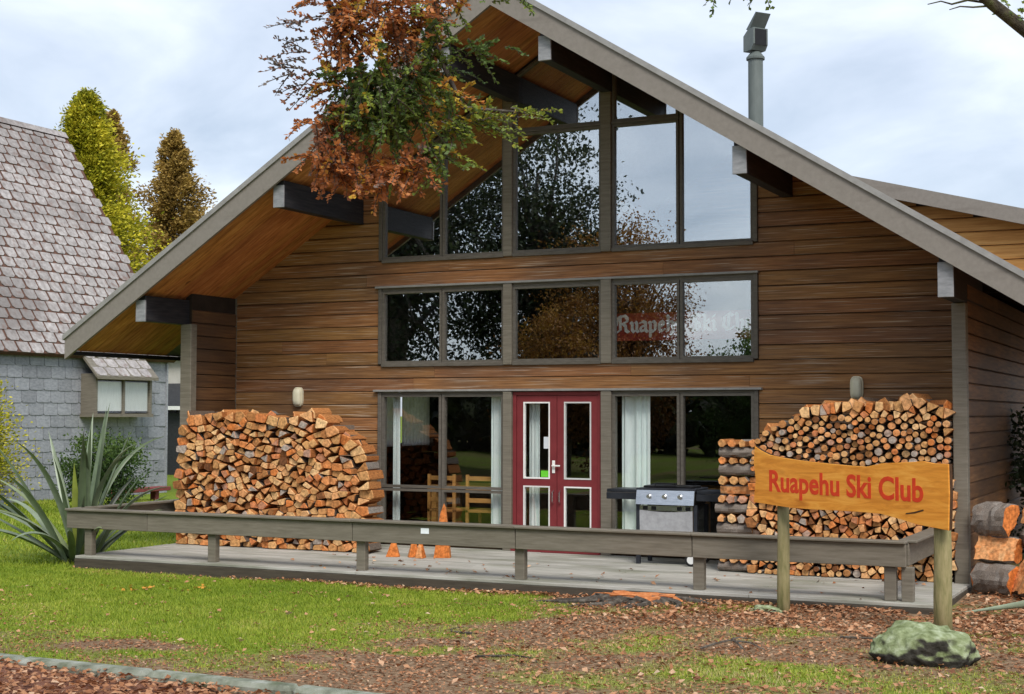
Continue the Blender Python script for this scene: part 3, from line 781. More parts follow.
# ---- low rail along the deck edge
rail = thing('deck_rail', 'low taupe painted rail on short posts along the deck edge', 'railing', (2.4, -3.0, 0))
cuts = [-2.76, -1.49, 1.416, 3.44, 5.40, 7.50]
for p, q in zip(cuts[:-1], cuts[1:]):
    dzr = random.uniform(-.003, .003)
    part('rail_board', box(p + .004, q - .004, -3.0, -2.955, .325 + dzr, .538, .005), MT['trim'], rail)
    part('cap_board', box(p + .002, q - .002, -3.035, -2.86, .540, .568 + dzr, .006), MT['trim'], rail)
for x in (-2.45, -.56, 1.50, 3.47, 5.45, 7.34, 7.50):
    part('post', box(x - .055, x + .055, -2.953, -2.865, -.002, .5385 if x < 7 else .322, .005), MT['trim'], rail)
part('rail_board', box(-2.76, -2.715, -2.945, -.45, .325, .538, .005), MT['trim'], rail)
part('cap_board', box(-2.80, -2.64, -2.855, -.42, .540, .568, .006), MT['trim'], rail)
part('rail_board', box(7.455, 7.50, -2.86, -1.14, .325, .538, .005), MT['trim'], rail)
part('cap_board', box(7.40, 7.575, -2.855, -1.135, .540, .568, .006), MT['trim'], rail)
part('post', box(-2.71, -2.62, -.70, -.60, -.2, .5385, .005), MT['trim'], rail)
part('post', box(7.51, 7.60, -1.30, -1.21, -.002, .5385, .005), MT['trim'], rail)
part('white_sticker', box(2.30, 2.40, -3.004, -3.0005, .445, .505), MT['paper'], rail)

# ---- bulkhead lamps
def bulkhead(x, z, lab):
    t = thing('wall_lamp', lab, 'wall lamp', (x, -.02, z), 'bulkhead lamps on the front wall')
    def ell(rx, rz, y0, y1):
        pts = []
        for k in range(24):
            a = 2*math.pi*k/24
            pts.append((x + rx*abs(math.cos(a))**.6*math.copysign(1, math.cos(a)), z + rz*abs(math.sin(a))**.6*math.copysign(1, math.sin(a))))
        return prism_xz(pts, y0, y1)
    part('base', ell(.075, .135, -.06, -.023), MT['lamp'], t)
    V, F = [], []
    for j, (s, y) in enumerate(((1, -.06), (.96, -.085), (.8, -.108), (.45, -.12))):
        for k in range(24):
            a = 2*math.pi*k/24
            V.append((x + .068*s*abs(math.cos(a))**.6*math.copysign(1, math.cos(a)), y, z + .128*s*abs(math.sin(a))**.6*math.copysign(1, math.sin(a))))
    for j in range(3):
        for k in range(24): F.append((j*24+k, j*24+(k+1) % 24, (j+1)*24+(k+1) % 24, (j+1)*24+k))
    F.append(tuple(72 + k for k in range(24)))
    part('diffuser', (V, F), MT['lamp'], t, smooth=True)
bulkhead(-1.34, 1.98, 'cream oval bulkhead lamp above the left wood stack')
bulkhead(6.39, 2.06, 'cream bulkhead lamp peeking out above the right wood stack')

# ------------------------------------------------------------------ firewood
def clip(poly, p, n):
    res = []
    for i in range(len(poly)):
        a, b = poly[i], poly[(i+1) % len(poly)]
        da = (a[0]-p[0])*n[0] + (a[1]-p[1])*n[1]; db = (b[0]-p[0])*n[0] + (b[1]-p[1])*n[1]
        if da <= 0: res.append(a)
        if da * db < 0:
            t = da / (da - db); res.append((a[0]+(b[0]-a[0])*t, a[1]+(b[1]-a[1])*t))
    return res
def inside(p, poly):
    c_ = False
    for i in range(len(poly)):
        a, b = poly[i], poly[i-1]
        if (a[1] > p[1]) != (b[1] > p[1]) and p[0] < (b[0]-a[0])*(p[1]-a[1])/(b[1]-a[1]) + a[0]: c_ = not c_
    return c_
def cells(poly, sp, seed, ax=1.0, relax=2, vary=.0):
    r = random.Random(seed)
    xs_, zs_ = [p[0] for p in poly], [p[1] for p in poly]
    P_ = []
    for _ in range(30000):
        p = (r.uniform(min(xs_), max(xs_)), r.uniform(min(zs_), max(zs_)))
        if not inside(p, poly): continue
        f = .72 * sp * (1 + vary * r.uniform(-1, 1))
        if all(((p[0]-q[0])/ax)**2 + (p[1]-q[1])**2 > f*f for q in P_): P_.append(p)
    def vor():
        A = np.array(P_); res = []
        for i, p in enumerate(P_):
            d = ((A[:, 0]-p[0])/ax)**2 + (A[:, 1]-p[1])**2
            c_ = [(p[0] + ax*sp*.66*math.cos(a), p[1] + sp*.66*math.sin(a)) for a in [2*math.pi*(k+.5)/8 for k in range(8)]]
            c_ = clip(c_, (0, .004), (0, -1)) if p[1] < sp else c_
            for j in np.argsort(d)[1:14]:
                q = P_[j]
                c_ = clip(c_, ((p[0]+q[0])/2, (p[1]+q[1])/2), ((q[0]-p[0])/ax**2, q[1]-p[1]))
            res.append(c_)
        return res
    for _ in range(relax):
        cs_ = vor()
        for i, c_ in enumerate(cs_):
            if len(c_) > 2:
                m_ = (sum(v[0] for v in c_)/len(c_), sum(v[1] for v in c_)/len(c_))
                if inside(m_, poly): P_[i] = m_
    return P_, vor()
def area(p): return abs(sum(p[i][0]*p[i-1][1] - p[i-1][0]*p[i][1] for i in range(len(p))))/2
def simplify(p, k):
    p = list(p)
    while len(p) > k:
        ar = [area([p[i-1], p[i], p[(i+1) % len(p)]]) for i in range(len(p))]
        p.pop(int(np.argmin(ar)))
    return p
def log_geo(poly, yf, ln, r, kind='split'):
    n = len(poly); cx, cz = sum(v[0] for v in poly)/n, sum(v[1] for v in poly)/n
    tx, tz = r.uniform(-.05, .05), r.uniform(-.03, .03)          # front face not quite square
    sx, sz = r.uniform(-.02, .02), r.uniform(-.01, .01)
    V = []
    for rr, dy in ((.90, -.006), (1.0, .008)):
        for (x, z) in poly:
            xx, zz = cx + (x-cx)*rr, cz + (z-cz)*rr
            V.append((xx, yf + dy + tx*(x-cx)*3 + tz*(z-cz)*4, zz))
    for (x, z) in poly: V.append((cx + sx + (x-cx)*.8, yf + ln, cz + sz + (z-cz)*.9))
    a = sum(poly[i-1][0]*poly[i][1] - poly[i][0]*poly[i-1][1] for i in range(n))
    F = [tuple(range(n))] + [(n+(i+1) % n, (i+1) % n, i, n+i) for i in range(n)] + [(2*n+(i+1) % n, n+(i+1) % n, n+i, 2*n+i) for i in range(n)] + [tuple(range(3*n-1, 2*n-1, -1))]
    if a < 0: F = [f[::-1] for f in F]
    et = min(1, max(0, r.choice([r.gauss(.46, .18), r.gauss(.62, .12), r.uniform(.0, .5), r.gauss(.88, .05), r.gauss(.86, .05)])))
    if r.random() < .07: et = 1.0
    bark = r.randrange(n)
    st = []
    for i in range(n):
        st.append(r.uniform(.05, .5) if (kind == 'round' or i == bark or (i - bark) % n == 1) else r.uniform(.6, 1))
    tone = [et] + [et * .97] * n + st + [.2]
    mi = [0] + [0] * n + [1] * n + [0]
    return V, F, tone, mi
LOGM = [MT['log_end'], MT['log_side']]
from mathutils import noise as mn
def chunk(rd, ln, half, e0, rr, n=22, m_=9, ph=None):      # rough barked length along y, base at z = 0
    V, F, tn, mi = [], [], [], []
    ph = rr.uniform(0, 6) if ph is None else ph; off = Vector((rr.uniform(0, 50), 0, 0))
    for q in range(m_):
        t = q/(m_-1)
        for k in range(n):
            a = 2*math.pi*k/n
            rad = rd*.26/max(.26, math.sin(a + ph)) + rd*.05 if half and math.sin(a + ph) > .25 else rd
            c_ = Vector((math.cos(a), math.sin(a), t*2.2))
            rad *= 1 + .16*mn.noise(c_*1.6 + off) + .10*mn.noise(c_*5 + off) + .05*mn.noise(Vector((a*9, t, 0)) + off)
            if q in (0, m_-1): rad *= .955
            V.append((rad*math.cos(a), -ln/2 + ln*t + .2*rd*mn.noise(c_*2 + off), rad*math.sin(a)))
    for q in range(m_-1):
        for k in range(n):
            F.append((q*n+k, q*n+(k+1) % n, (q+1)*n+(k+1) % n, (q+1)*n+k)); a = 2*math.pi*(k+.5)/n
            sp_ = half and math.sin(a + ph) > .25
            w_ = mn.noise(Vector((a*1.5, q*.7, 0)) + off)
            tn.append(.84 + .05*w_ if sp_ else .38 + .10*w_); mi.append(0 if sp_ else 1)
    F += [tuple(range(n))[::-1], tuple((m_-1)*n + k for k in range(n))]; tn += [e0, e0]; mi += [0, 0]
    mz = min(v[2] for v in V)
    return [(x_, y_, z_ - mz) for x_, y_, z_ in V], F, tn, mi
def circle(cx, cz, rd, r, n=11):
    ph = r.uniform(0, 6); e_ = r.uniform(.86, 1)
    return [(cx + rd*math.cos(ph+2*math.pi*k/n)*r.uniform(.95, 1.03), cz + rd*e_*math.sin(ph+2*math.pi*k/n)*r.uniform(.95, 1.03)) for k in range(n)]
def log_label(V, tn, isr, sil, ar):
    x = sum(v[0] for v in V)/len(V); z = sum(v[2] for v in V)/len(V); x0, x1 = min(p[0] for p in sil), max(p[0] for p in sil)
    e_ = tn[0]
    col = 'greyish' if e_ > .97 else 'orange' if e_ > .82 else 'pale tan' if e_ > .62 else 'honey brown' if e_ > .38 else 'dark brown'
    size = 'big ' if ar > .018 else 'thin ' if ar < .008 else ''
    ver = ['bottom', 'lower', 'middle', 'upper', 'top'][min(4, int(z / 1.8 * 5))]; hor = ['far left', 'left', 'centre', 'right', 'far right'][min(4, int((x - x0)/(x1 - x0)*5))]
    return f"{size}{col} {'round' if isr else 'split'} log end, {ver} {hor} of the "
def stack(sil, sp, seed, yf, rounds, nind, labels, group, stuff_label, cat='firewood log', ax=1.12):
    r = random.Random(seed)
    P_, C_ = cells(sil, sp, seed, ax=ax, vary=.5, relax=1)
    L_ = []
    for p, c_ in zip(P_, C_):
        if len(c_) < 3 or area(c_) < sp*sp*.12: continue
        isr = rounds(p, r)
        if isr:
            rd = min(math.dist(p, ((a[0]+b[0])/2, (a[1]+b[1])/2)) for a, b in zip(c_, c_[1:]+c_[:1]))
            ine = []
            for a, b in zip(c_, c_[1:]+c_[:1]):
                d = math.dist(a, b)
                if d > 1e-4: ine.append(abs((b[0]-a[0])*(a[1]-p[1]) - (a[0]-p[0])*(b[1]-a[1]))/d)
            c2 = circle(p[0], p[1], min(ine)*1.03, r)
        else:
            k = r.choice([3, 3, 4, 4, 4, 5, 5]); c2 = simplify(c_, k)
            m_ = (sum(v[0] for v in c2)/len(c2), sum(v[1] for v in c2)/len(c2)); s = r.uniform(.92, 1.0)
            c2 = [(m_[0]+(v[0]-m_[0])*s, m_[1]+(v[1]-m_[1])*s) for v in c2]
            # soften the corners
            q = []
            for i in range(len(c2)):
                a, b, d = c2[i-1], c2[i], c2[(i+1) % len(c2)]
                q += [(b[0]+(a[0]-b[0])*.10, b[1]+(a[1]-b[1])*.10), (b[0]+(d[0]-b[0])*.10, b[1]+(d[1]-b[1])*.10)]
            c2 = q
        c2 = [(x, max(z, .004)) for x, z in c2]
        L_.append((area(c2), isr, log_geo(c2, yf + r.gauss(0, .028), r.uniform(.30, .38), r, 'round' if isr else 'split')))
    L_.sort(key=lambda t: -t[0])
    rest = []; cnt = 0
    for ar, isr, (V, F, tn, mi) in L_:
        if isr or cnt < nind:
            if not isr: cnt += 1
            top('round_log' if isr else 'split_log', (V, F), LOGM, log_label(V, tn, isr, sil, ar) + labels[1 if isr else 0], cat, group[1 if isr else 0], tone=tn, mi=mi)
        else: rest.append((V, F, tn, mi))
    if rest:
        g_ = join(*[(a, b) for a, b, _, _ in rest])
        top('firewood_fill', g_, LOGM, stuff_label, 'firewood', kind='stuff', tone=sum([t for _, _, t, _ in rest], []), mi=sum([q for _, _, _, q in rest], []))
    return len(L_), cnt
YF = -1.22
silL = [(-2.40, 0), (-2.42, .6), (-2.42, 1.0), (-2.38, 1.40), (-2.26, 1.66), (-1.9, 1.68), (-1.5, 1.69), (-1.08, 1.68), (-.75, 1.60), (-.40, 1.70), (-.16, 1.60), (.02, 1.48), (.16, 1.40), (.38, 1.22), (.44, .9), (.45, 0)]
n_l = stack(silL, .172, 5, YF, lambda p, r: False, 190, ax=1.32, labels=['left wood stack', ''], group=['split logs in the left wood stack', ''],
      stuff_label='small split logs filling the wood stack left of the windows')
silR = [(5.50, 0), (5.50, 1.42), (5.72, 1.60), (6.06, 1.74), (6.32, 1.80), (6.9, 1.82), (7.25, 1.86), (7.46, 1.81), (7.60, 1.78), (7.60, 0)]
n_r = stack(silR, .142, 9, YF, lambda p, r: (1.05 < p[1] < 1.72 and r.random() < .93) or (p[1] < .35 and r.random() < .3), 110,
      ['right wood stack', 'right wood stack'],
      ['split logs in the right wood stack', 'round logs in the right wood stack'], 'small split logs filling the wood stack behind the sign', ax=1.05)
print('logs', n_l, n_r)
# criss-cross end column of the right stack: barked lengths laid across, cut ends between
r = random.Random(3); z = .004; lay = 0
ORD = ['first', 'second', 'third', 'fourth', 'fifth', 'sixth', 'seventh', 'eighth', 'ninth', 'tenth', 'eleventh', 'twelfth', 'thirteenth', 'fourteenth', 'fifteenth', 'sixteenth']
while z < 1.42:
    if lay % 2 == 0:
        h = r.uniform(.042, .066)
        for y in (YF + .07, YF + .34):
            x0 = 5.08 + r.uniform(-.03, .03); x1 = x0 + r.uniform(.36, .42)
            V, F, tn, mi = chunk(h, x1 - x0, r.random() < .4, r.uniform(.4, .8), r, 12, 6)
            V = [(x0 + (x1-x0)/2 + b_, y - a_, z + c_) for a_, b_, c_ in V]
            top('barked_log', (V, F), LOGM, f"{'front' if y < YF + .2 else 'rear'} barked log laid lengthwise, {ORD[lay]} layer up the criss cross stack end", 'firewood log', 'barked logs in the criss cross stack end', tone=tn, mi=mi)
        z += 2*h - .004
    else:
        h = r.uniform(.044, .062); x = 5.08; jj = 0
        while x < 5.44:
            w = r.uniform(.05, .066); k = r.choice([5, 6, 8])
            pl = circle(x + w, z + h, min(w, h)*1.06, r, k); pl = [(x + w + (a - x - w)*r.uniform(.72, 1.05), z + h + (b - z - h)*r.uniform(.8, 1.02)) for a, b in pl]; pl = [(a, max(z - .002, b)) for a, b in pl]
            V, F, tn, mi = log_geo(pl, YF + r.gauss(0, .02), .46, r)
            top('split_log', (V, F), LOGM, f'{ORD[jj]} cut log end from the left, {ORD[lay]} layer of the criss cross stack end', 'firewood log', 'short logs in the criss cross stack end', tone=tn, mi=mi)
            x += 2*w; jj += 1
        z += 2*h - .004
    lay += 1
# loose pieces thrown on top of both stacks
def loose(x, z, rz, ry, s, lab, r, grp='loose split pieces on the wood stacks'):
    tri = [(-.5, -.32), (.5, -.36), (.42, .08), (.02, .46), (-.40, .14)]
    V, F, tn, mi = log_geo([(a*s, b*s) for a, b in tri], -.18, .36, r)
    M = Matrix.Translation((x, YF + .24, z)) @ Matrix.Rotation(rz, 4, 'Z') @ Matrix.Rotation(ry, 4, 'Y')
    tn[0] = min(1, max(tn[0], .8)) if r.random() < .6 else tn[0]
    top('split_log', xf((V, F), M), LOGM, lab, 'firewood log', grp, tone=tn, mi=mi)
r = random.Random(21)
for q_, (x, z) in enumerate(sorted(((-2.28,1.72),(-2.0,1.72),(-1.72,1.73),(-1.4,1.74),(-1.1,1.72),(-.55,1.72),(-.36,1.75),(-.2,1.68),(.12,1.46),(.26,1.36),(-.05,1.55)))):
    loose(x, z, r.uniform(-.9, .9), r.uniform(-.5, .5), r.uniform(.11, .17), f'{ORD[q_]} loose split piece from the left on top of the left wood stack', r, 'loose pieces on the left wood stack')
for q_, (x, z) in enumerate(((5.74,1.58),(5.97,1.71),(6.17,1.80),(6.40,1.85),(6.58,1.85),(6.75,1.88),(6.95,1.86),(7.12,1.91),(7.28,1.90),(7.46,1.85))):
    loose(x, z, r.uniform(-.8, .8), r.uniform(-.5, .5), r.uniform(.12, .19), f'{ORD[q_]} loose split piece from the left on top of the right wood stack', r, 'loose pieces on the right wood stack')

# upright orange wedges of split wood on the deck
def wedge(x, y, h, w, rz, lab):
    V = [(-w, -w*.7, 0), (w, -w*.6, 0), (w*.8, w*.8, 0), (-w*.7, w*.7, 0), (-w*.35, -w*.2, h*.8), (w*.15, -w*.25, h), (w*.3, w*.2, h*.92), (-w*.2, w*.25, h*.86)]
    F = [(3,2,1,0), (4,5,6,7), (0,1,5,4), (1,2,6,5), (2,3,7,6), (3,0,4,7)]
    g_ = xf((V, F), Matrix.Translation((x, y, .003)) @ Matrix.Rotation(rz, 4, 'Z'))
    top('wood_wedge', g_, LOGM, lab, 'wood wedge', 'orange wood wedges on the deck', tone=[.2, .9, .9, .88, .8, .85], mi=[0]*6)
wedge(1.02, -1.42, .20, .085, .3, 'leftmost orange wood wedge standing on the deck below the rail')
wedge(1.26, -1.35, .22, .08, .9, 'second orange wood wedge from the left on the deck below the rail')
wedge(1.40, -1.42, .19, .075, 1.7, 'low orange wood wedge leaning beside the tall one on the deck')
wedge(1.62, -1.25, .66, .10, .2, 'tall orange wood wedge on the deck rising above the rail')
wedge(1.50, -1.10, .22, .08, 2.2, 'rearmost short orange wood wedge on the deck beside the tall one')

# ------------------------------------------------------------------ barbecue
bq = thing('gas_barbecue', 'gas barbecue with steel control panel and grey cloth front by the wood stack', 'barbecue', (4.33, -.62, 0))
bx0, bx1 = 3.99, 4.70
part('hotplate', box(bx0 - .01, bx1 + .01, -.86, -.38, .845, .89, .008), MT['darkmetal'], bq)
part('firebox', box(bx0 + .02, bx1 - .02, -.83, -.40, .70, .845, .006), MT['darkmetal'], bq)
cp_ = part('control_panel', prism_xz([(0,0),(1,0),(1,1),(0,1)], 0, 1), MT['metal'], bq)
V = [(bx0, -.90, .70), (bx1, -.90, .70), (bx1, -.865, .865), (bx0, -.865, .865), (bx0, -.84, .70), (bx1, -.84, .70), (bx1, -.84, .865), (bx0, -.84, .865)]
cp_.data.clear_geometry(); cp_.data.from_pydata([tuple(np.array(v) - ORG[bq]) for v in V], [], [(0,1,2,3),(5,4,7,6),(1,5,6,2),(4,0,3,7),(3,2,6,7),(4,5,1,0)])
for x in (4.15, 4.34, 4.53):
    part('knob', tube([(x, -.878, .80), (x, -.915, .793)], [.028, .022], 12), MT['metal'], cp_)
for a, b in ((3.60, 3.975), (4.715, 5.06)):
    part('side_shelf', box(a, b, -.84, -.42, .83, .868, .006), MT['darkmetal'], bq)
    part('shelf_apron', box(a, b, -.85, -.835, .75, .828, .003), MT['darkmetal'], bq)
for x in (bx0 + .005, bx1 + .0):
    for y in (-.82, -.44): part('leg', box(x - .022, x + .022, y - .022, y + .022, .0 if x < 4.2 else .07, .70), MT['darkmetal'], bq)
part('slotted_rail', box(bx0 + .03, bx1 - .03, -.845, -.835, .625, .685), MT['metal'], bq)
for k in range(6):
    if k in (2, 3): continue
    x = bx0 + .07 + k * .105; part('slot', box(x, x + .06, -.849, -.844, .633, .678), MT['black'], bq)
V, F = [], []
for j in range(9):
    for i in range(25):
        u, t = i / 24, j / 8
        V.append((bx0 + .03 + u * (bx1 - bx0 - .06), -.852 + .012 * math.sin(u * 7 + t * 3) * t + .02 * math.sin(math.pi * u) * t, .645 - .012 - t * .40 - .02 * math.sin(math.pi * u) * (1 - t)))
for j in range(8):
    for i in range(24): a = j*25 + i; F.append((a, a+1, a+26, a+25))
k = len(V); V += [(x, y + .006, z) for x, y, z in V]; F += [tuple(q + k for q in f[::-1]) for f in F]
part('cloth_front', (V, F), MT['cloth'], bq, smooth=True)
part('bottom_shelf', box(bx0, bx1, -.80, -.46, .16, .185), MT['darkmetal'], bq)
for y in (-.86, -.42):
    w_ = part('wheel', tube([(4.66, y - .02, .075), (4.66, y + .02, .075)], .075, 18), MT['black'], bq)
    part('rim', tube([(4.66, y - .026, .075), (4.66, y + .024, .075)], .048, 14), MT['white'], w_)
part('gas_bottle', tube([(4.36, -.62, .19), (4.36, -.62, .22), (4.36, -.62, .5), (4.36, -.62, .56), (4.36, -.62, .6)], [.11, .145, .145, .09, .04], 18), MT['bead'], bq)
part('grill_lid', box(bx0 + .05, bx1 - .05, -.78, -.46, .892, .915, .008), MT['black'], bq)
part('lid_handle', tube([(4.2, -.8, .915), (4.2, -.8, .945), (4.45, -.8, .945), (4.45, -.8, .915)], .008, 6), MT['black'], bq)

# ------------------------------------------------------------------ club sign
A = Vector((6.405, -3.461, 0)); u_ = Vector((.881, -.473, 0)).normalized(); n_ = Vector((-.473, -.881, 0)).normalized()
B0 = A + n_ * .075
sign = thing('club_sign', 'live edge orange timber slab sign reading Ruapehu Ski Club on two round posts', 'sign', tuple(A + Vector((0,0,-.08))))
OUT = [(-.175,1.45),(-.091,1.411),(.019,1.373),(.21,1.348),(.475,1.326),(.732,1.313),(.981,1.302),(1.175,1.298),(1.341,1.331),(1.572,1.346),(1.796,1.362),(1.905,1.347),(2.045,1.346),
       (2.05,1.1),(2.038,.799),(1.898,.812),(1.722,.828),(1.543,.862),(1.336,.896),(1.122,.899),(.853,.897),(.549,.891),(.286,.892),(.07,.905),(-.194,.921),(-.164,1.136),(-.191,1.297)]
def sgn_pt(s, z, d): return tuple(B0 + u_ * s + n_ * d + Vector((0, 0, z)))
n = len(OUT)
ins = [(s + (.9 - s) * .006, z + (1.1 - z) * .014) for s, z in OUT]
V = [sgn_pt(s, z, .048) for s, z in ins] + [sgn_pt(s, z, .040) for s, z in OUT] + [sgn_pt(s, z, .0) for s, z in OUT]
F = [tuple(range(n))[::-1], tuple(range(2*n, 3*n))]
F = [tuple(range(n)), tuple(range(3*n-1, 2*n-1, -1))]
F += [(i, (i+1) % n, n+(i+1) % n, n+i) for i in range(n)] + [(n+i, n+(i+1) % n, 2*n+(i+1) % n, 2*n+i) for i in range(n)]
bm = bmesh.new(); vs = [bm.verts.new(v) for v in V]
for f in F: bm.faces.new([vs[i] for i in f])
bmesh.ops.recalc_face_normals(bm, faces=bm.faces); gsl = from_bm(bm)
sb = part('slab', gsl, [MT['sign'], MT['sign_edge']], sign, mi=[0, 1] + [0]*n + [1]*n)
def text_mesh(body, size, offset, shear=0):
    cu = bpy.data.curves.new('lettering', 'FONT'); cu.body = body; cu.size = size; cu.offset = offset; cu.extrude = .004
    cu.resolution_u = 4
    o = bpy.data.objects.new('tmp', cu); COL.objects.link(o)
    bpy.context.view_layer.update()
    dg = bpy.context.evaluated_depsgraph_get()
    me = bpy.data.meshes.new_from_object(o.evaluated_get(dg))
    V = [tuple(v.co) for v in me.vertices]; F = [tuple(p.vertices) for p in me.polygons]
    bpy.data.objects.remove(o); bpy.data.meshes.remove(me); bpy.data.curves.remove(cu)
    return V, F
V, F = text_mesh('Ruapehu Ski Club', .27, .0068)
xa, xb = min(v[0] for v in V), max(v[0] for v in V)
cap = max(v[1] for v in V)
V = [sgn_pt(.017 + (v[0]-xa)/(xb-xa)*1.77, 1.040 - .016*(v[0]-xa)/(xb-xa) + v[1]*(.195/cap), .0485 + v[2]*.4) for v in V]
part('lettering', (V, F), MT['red'], sb)
crk = [sgn_pt(1.60, .908, .0485), sgn_pt(1.70, .922, .0485), sgn_pt(1.79, .948, .0485), sgn_pt(1.785, .960, .0485), sgn_pt(1.69, .934, .0485), sgn_pt(1.605, .920, .0485)]
V = crk + [tuple(Vector(v) + n_ * .0015) for v in crk]
part('split_crack', (V, [(6,7,8,9,10,11), (0,1,7,6), (1,2,8,7), (2,3,9,8), (3,4,10,9), (4,5,11,10), (5,0,6,11)]), MT['sign_edge'], sb)
for s, rad, ztop in ((.072, .058, .98), (1.878, .074, .98)):
    p = A + u_ * s; zg = float(ground_z(p.x, p.y))
    part('post', tube([(p.x, p.y, zg - .15), (p.x, p.y, zg + .3), (p.x + .004, p.y, .6), (p.x, p.y, ztop)], [rad*1.06, rad*1.02, rad*.98, rad*.94], 14, .03), MT['post'], sign, smooth=True)

# ------------------------------------------------------------------ rocks, stump, big logs
def rock(name, cx, cy, rx, ry, rz, seed, label, sink=.3):
    bm = bmesh.new(); bmesh.ops.create_icosphere(bm, subdivisions=5, radius=1)
    rr = np.random.default_rng(seed); D = rr.normal(size=(9, 3)); D /= np.linalg.norm(D, axis=1)[:, None]; H = rr.uniform(.72, .95, 9)
    zg = float(ground_z(cx, cy))
    from mathutils import noise as mn
    for v in bm.verts:
        d = np.array(v.co); k = 1.0
        for dd, h in zip(D, H):
            t = d @ dd
            if t > h: k = min(k, h / t * (1 + .12*(t-h)))
        w = mn.noise(v.co * 1.7 + Vector((seed, 0, 0))) * .16 + mn.noise(v.co * 4.2 + Vector((0, seed, 0))) * .07 + mn.noise(v.co * 9) * .05 + mn.noise(v.co * 19) * .025
        k += w
        q = d * k; q[2] = max(q[2], -sink); und = 1 - .55 * max(0, -q[2]); q[0] *= und; q[1] *= und
        v.co = (cx + q[0]*rx, cy + q[1]*ry, zg + (q[2] + sink*.42) * rz)
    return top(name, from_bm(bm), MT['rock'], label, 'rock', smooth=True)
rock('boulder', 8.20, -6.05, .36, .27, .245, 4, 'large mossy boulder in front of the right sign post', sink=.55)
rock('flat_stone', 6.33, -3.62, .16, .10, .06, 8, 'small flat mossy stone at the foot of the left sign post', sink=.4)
# cut stump with torn orange wood and surface roots
stx, sty = 4.95, -3.42
zg = float(ground_z(stx, sty))
st_ = thing('tree_stump', 'low freshly cut orange tree stump with roots beside the deck', 'stump', (stx, sty, zg))
def blob(cx, cy, rx, ry, h, n, seed, rough_):
    rr = random.Random(seed); V, F = [], []
    for j, (s, z) in enumerate(((1.15, -.05), (1.02, .4*h), (.92, .85*h), (.86, h), (.45, h*1.05))):
        for k in range(n):
            a = 2*math.pi*k/n; w = 1 + rough_*math.sin(k*2.1 + seed) + rr.uniform(-rough_, rough_)
            V.append((cx + rx*s*w*math.cos(a), cy + ry*s*w*math.sin(a), zg + z + rr.uniform(-.012, .012)))
    for j in range(4):
        for k in range(n): F.append((j*n+k, j*n+(k+1) % n, (j+1)*n+(k+1) % n, (j+1)*n+k))
    F.append(tuple(4*n + k for k in range(n)))
    return V, F
part('bark_base', blob(stx, sty, .44, .26, .065, 22, 2, .09), MT['bark'], st_)
part('cut_face', ([(x, y, z + .028) for x, y, z in blob(stx + .05, sty, .40, .21, .05, 20, 5, .16)[0]], blob(stx, sty, .4, .2, .05, 20, 5, .16)[1]), MT['stump'], st_)
for a, l in ((-2.6, .75), (-1.9, .6), (-1.2, .55), (-.5, .6), (.1, .7), (3.4, .6)):
    pts = []
    for k in range(6):
        t = k / 5; x = stx + math.cos(a + .25*math.sin(t*5)) * (.25 + l*t); y = sty + math.sin(a + .25*math.sin(t*5)) * (.2 + l*t*.8)
        pts.append((x, y, float(ground_z(x, y)) + .03 * (1 - t) + .004))
    part('root', tube(pts, [.05, .042, .034, .026, .018, .008], 7, .1), MT['bark'], st_)
# big bark logs beside the right wall
bl_specs = [((8.10, -1.38), .0, .155, .40, 1.15, ''), ((8.09, -1.30), .30, .145, .42, 1.3, ''), ((8.08, -1.22), .57, .175, .38, 1.1, ''),
            ((8.46, -1.55), .0, .25, .40, .5, ''), ((8.50, -1.25), .40, .15, .36, .5, ''), ((8.80, -1.1), .0, .20, .4, 1.3, ''), ((8.46, -.95), .66, .13, .35, 1.0, '')]
lbs = ['lowest grey barked log lying against the right side wall', 'grey barked split log in the middle of the pile by the right wall', 'topmost grey barked log of the pile by the right wall',
       'large split log with a torn orange face at the right edge of the pile', 'whole barked log above the large orange one at the right edge', 'barked log half out of view at the far right of the pile', 'orange split log at the back of the pile by the right wall']
rr = random.Random(4)
for ((x, y), z, rd, ln, rz, _), lb in zip(bl_specs, lbs):
    zg = float(ground_z(x, y)) + z
    half = 'whole' not in lb
    V, F, tn, mi = chunk(rd, ln, half, .90, rr, ph=-1.1 if 'split' in lb else 2.2)
    top('big_log', xf((V, F), Matrix.Translation((x, y, zg)) @ Matrix.Rotation(rz, 4, 'Z')), LOGM, lb, 'log', 'large logs piled by the right wall', tone=tn, mi=mi)

# ------------------------------------------------------------------ foliage tools
def leaf_quads(P, D, N_, ln, wd, fold=.18):
    """diamond leaves: base P, direction D, normal N_, arrays"""
    P, D, N_ = map(np.asarray, (P, D, N_))
    D = D / np.linalg.norm(D, axis=1, keepdims=True)
    W = np.cross(D, N_); W /= np.linalg.norm(W, axis=1, keepdims=True) + 1e-9
    N2 = np.cross(W, D)
    ln = np.broadcast_to(np.asarray(ln, dtype=float), (len(P),))[:, None]; wd = np.broadcast_to(np.asarray(wd, dtype=float), (len(P),))[:, None]
    a = P; b = P + D*ln*.5 + W*wd*.5 + N2*wd*fold; c_ = P + D*ln; d = P + D*ln*.5 - W*wd*.5 + N2*wd*fold
    V = np.stack([a, b, c_, d], 1).reshape(-1, 3)
    return V, np.arange(len(V)).reshape(-1, 4)
def unit(n, r):
    v = r.normal(size=(n, 3)); return v / np.linalg.norm(v, axis=1, keepdims=True)
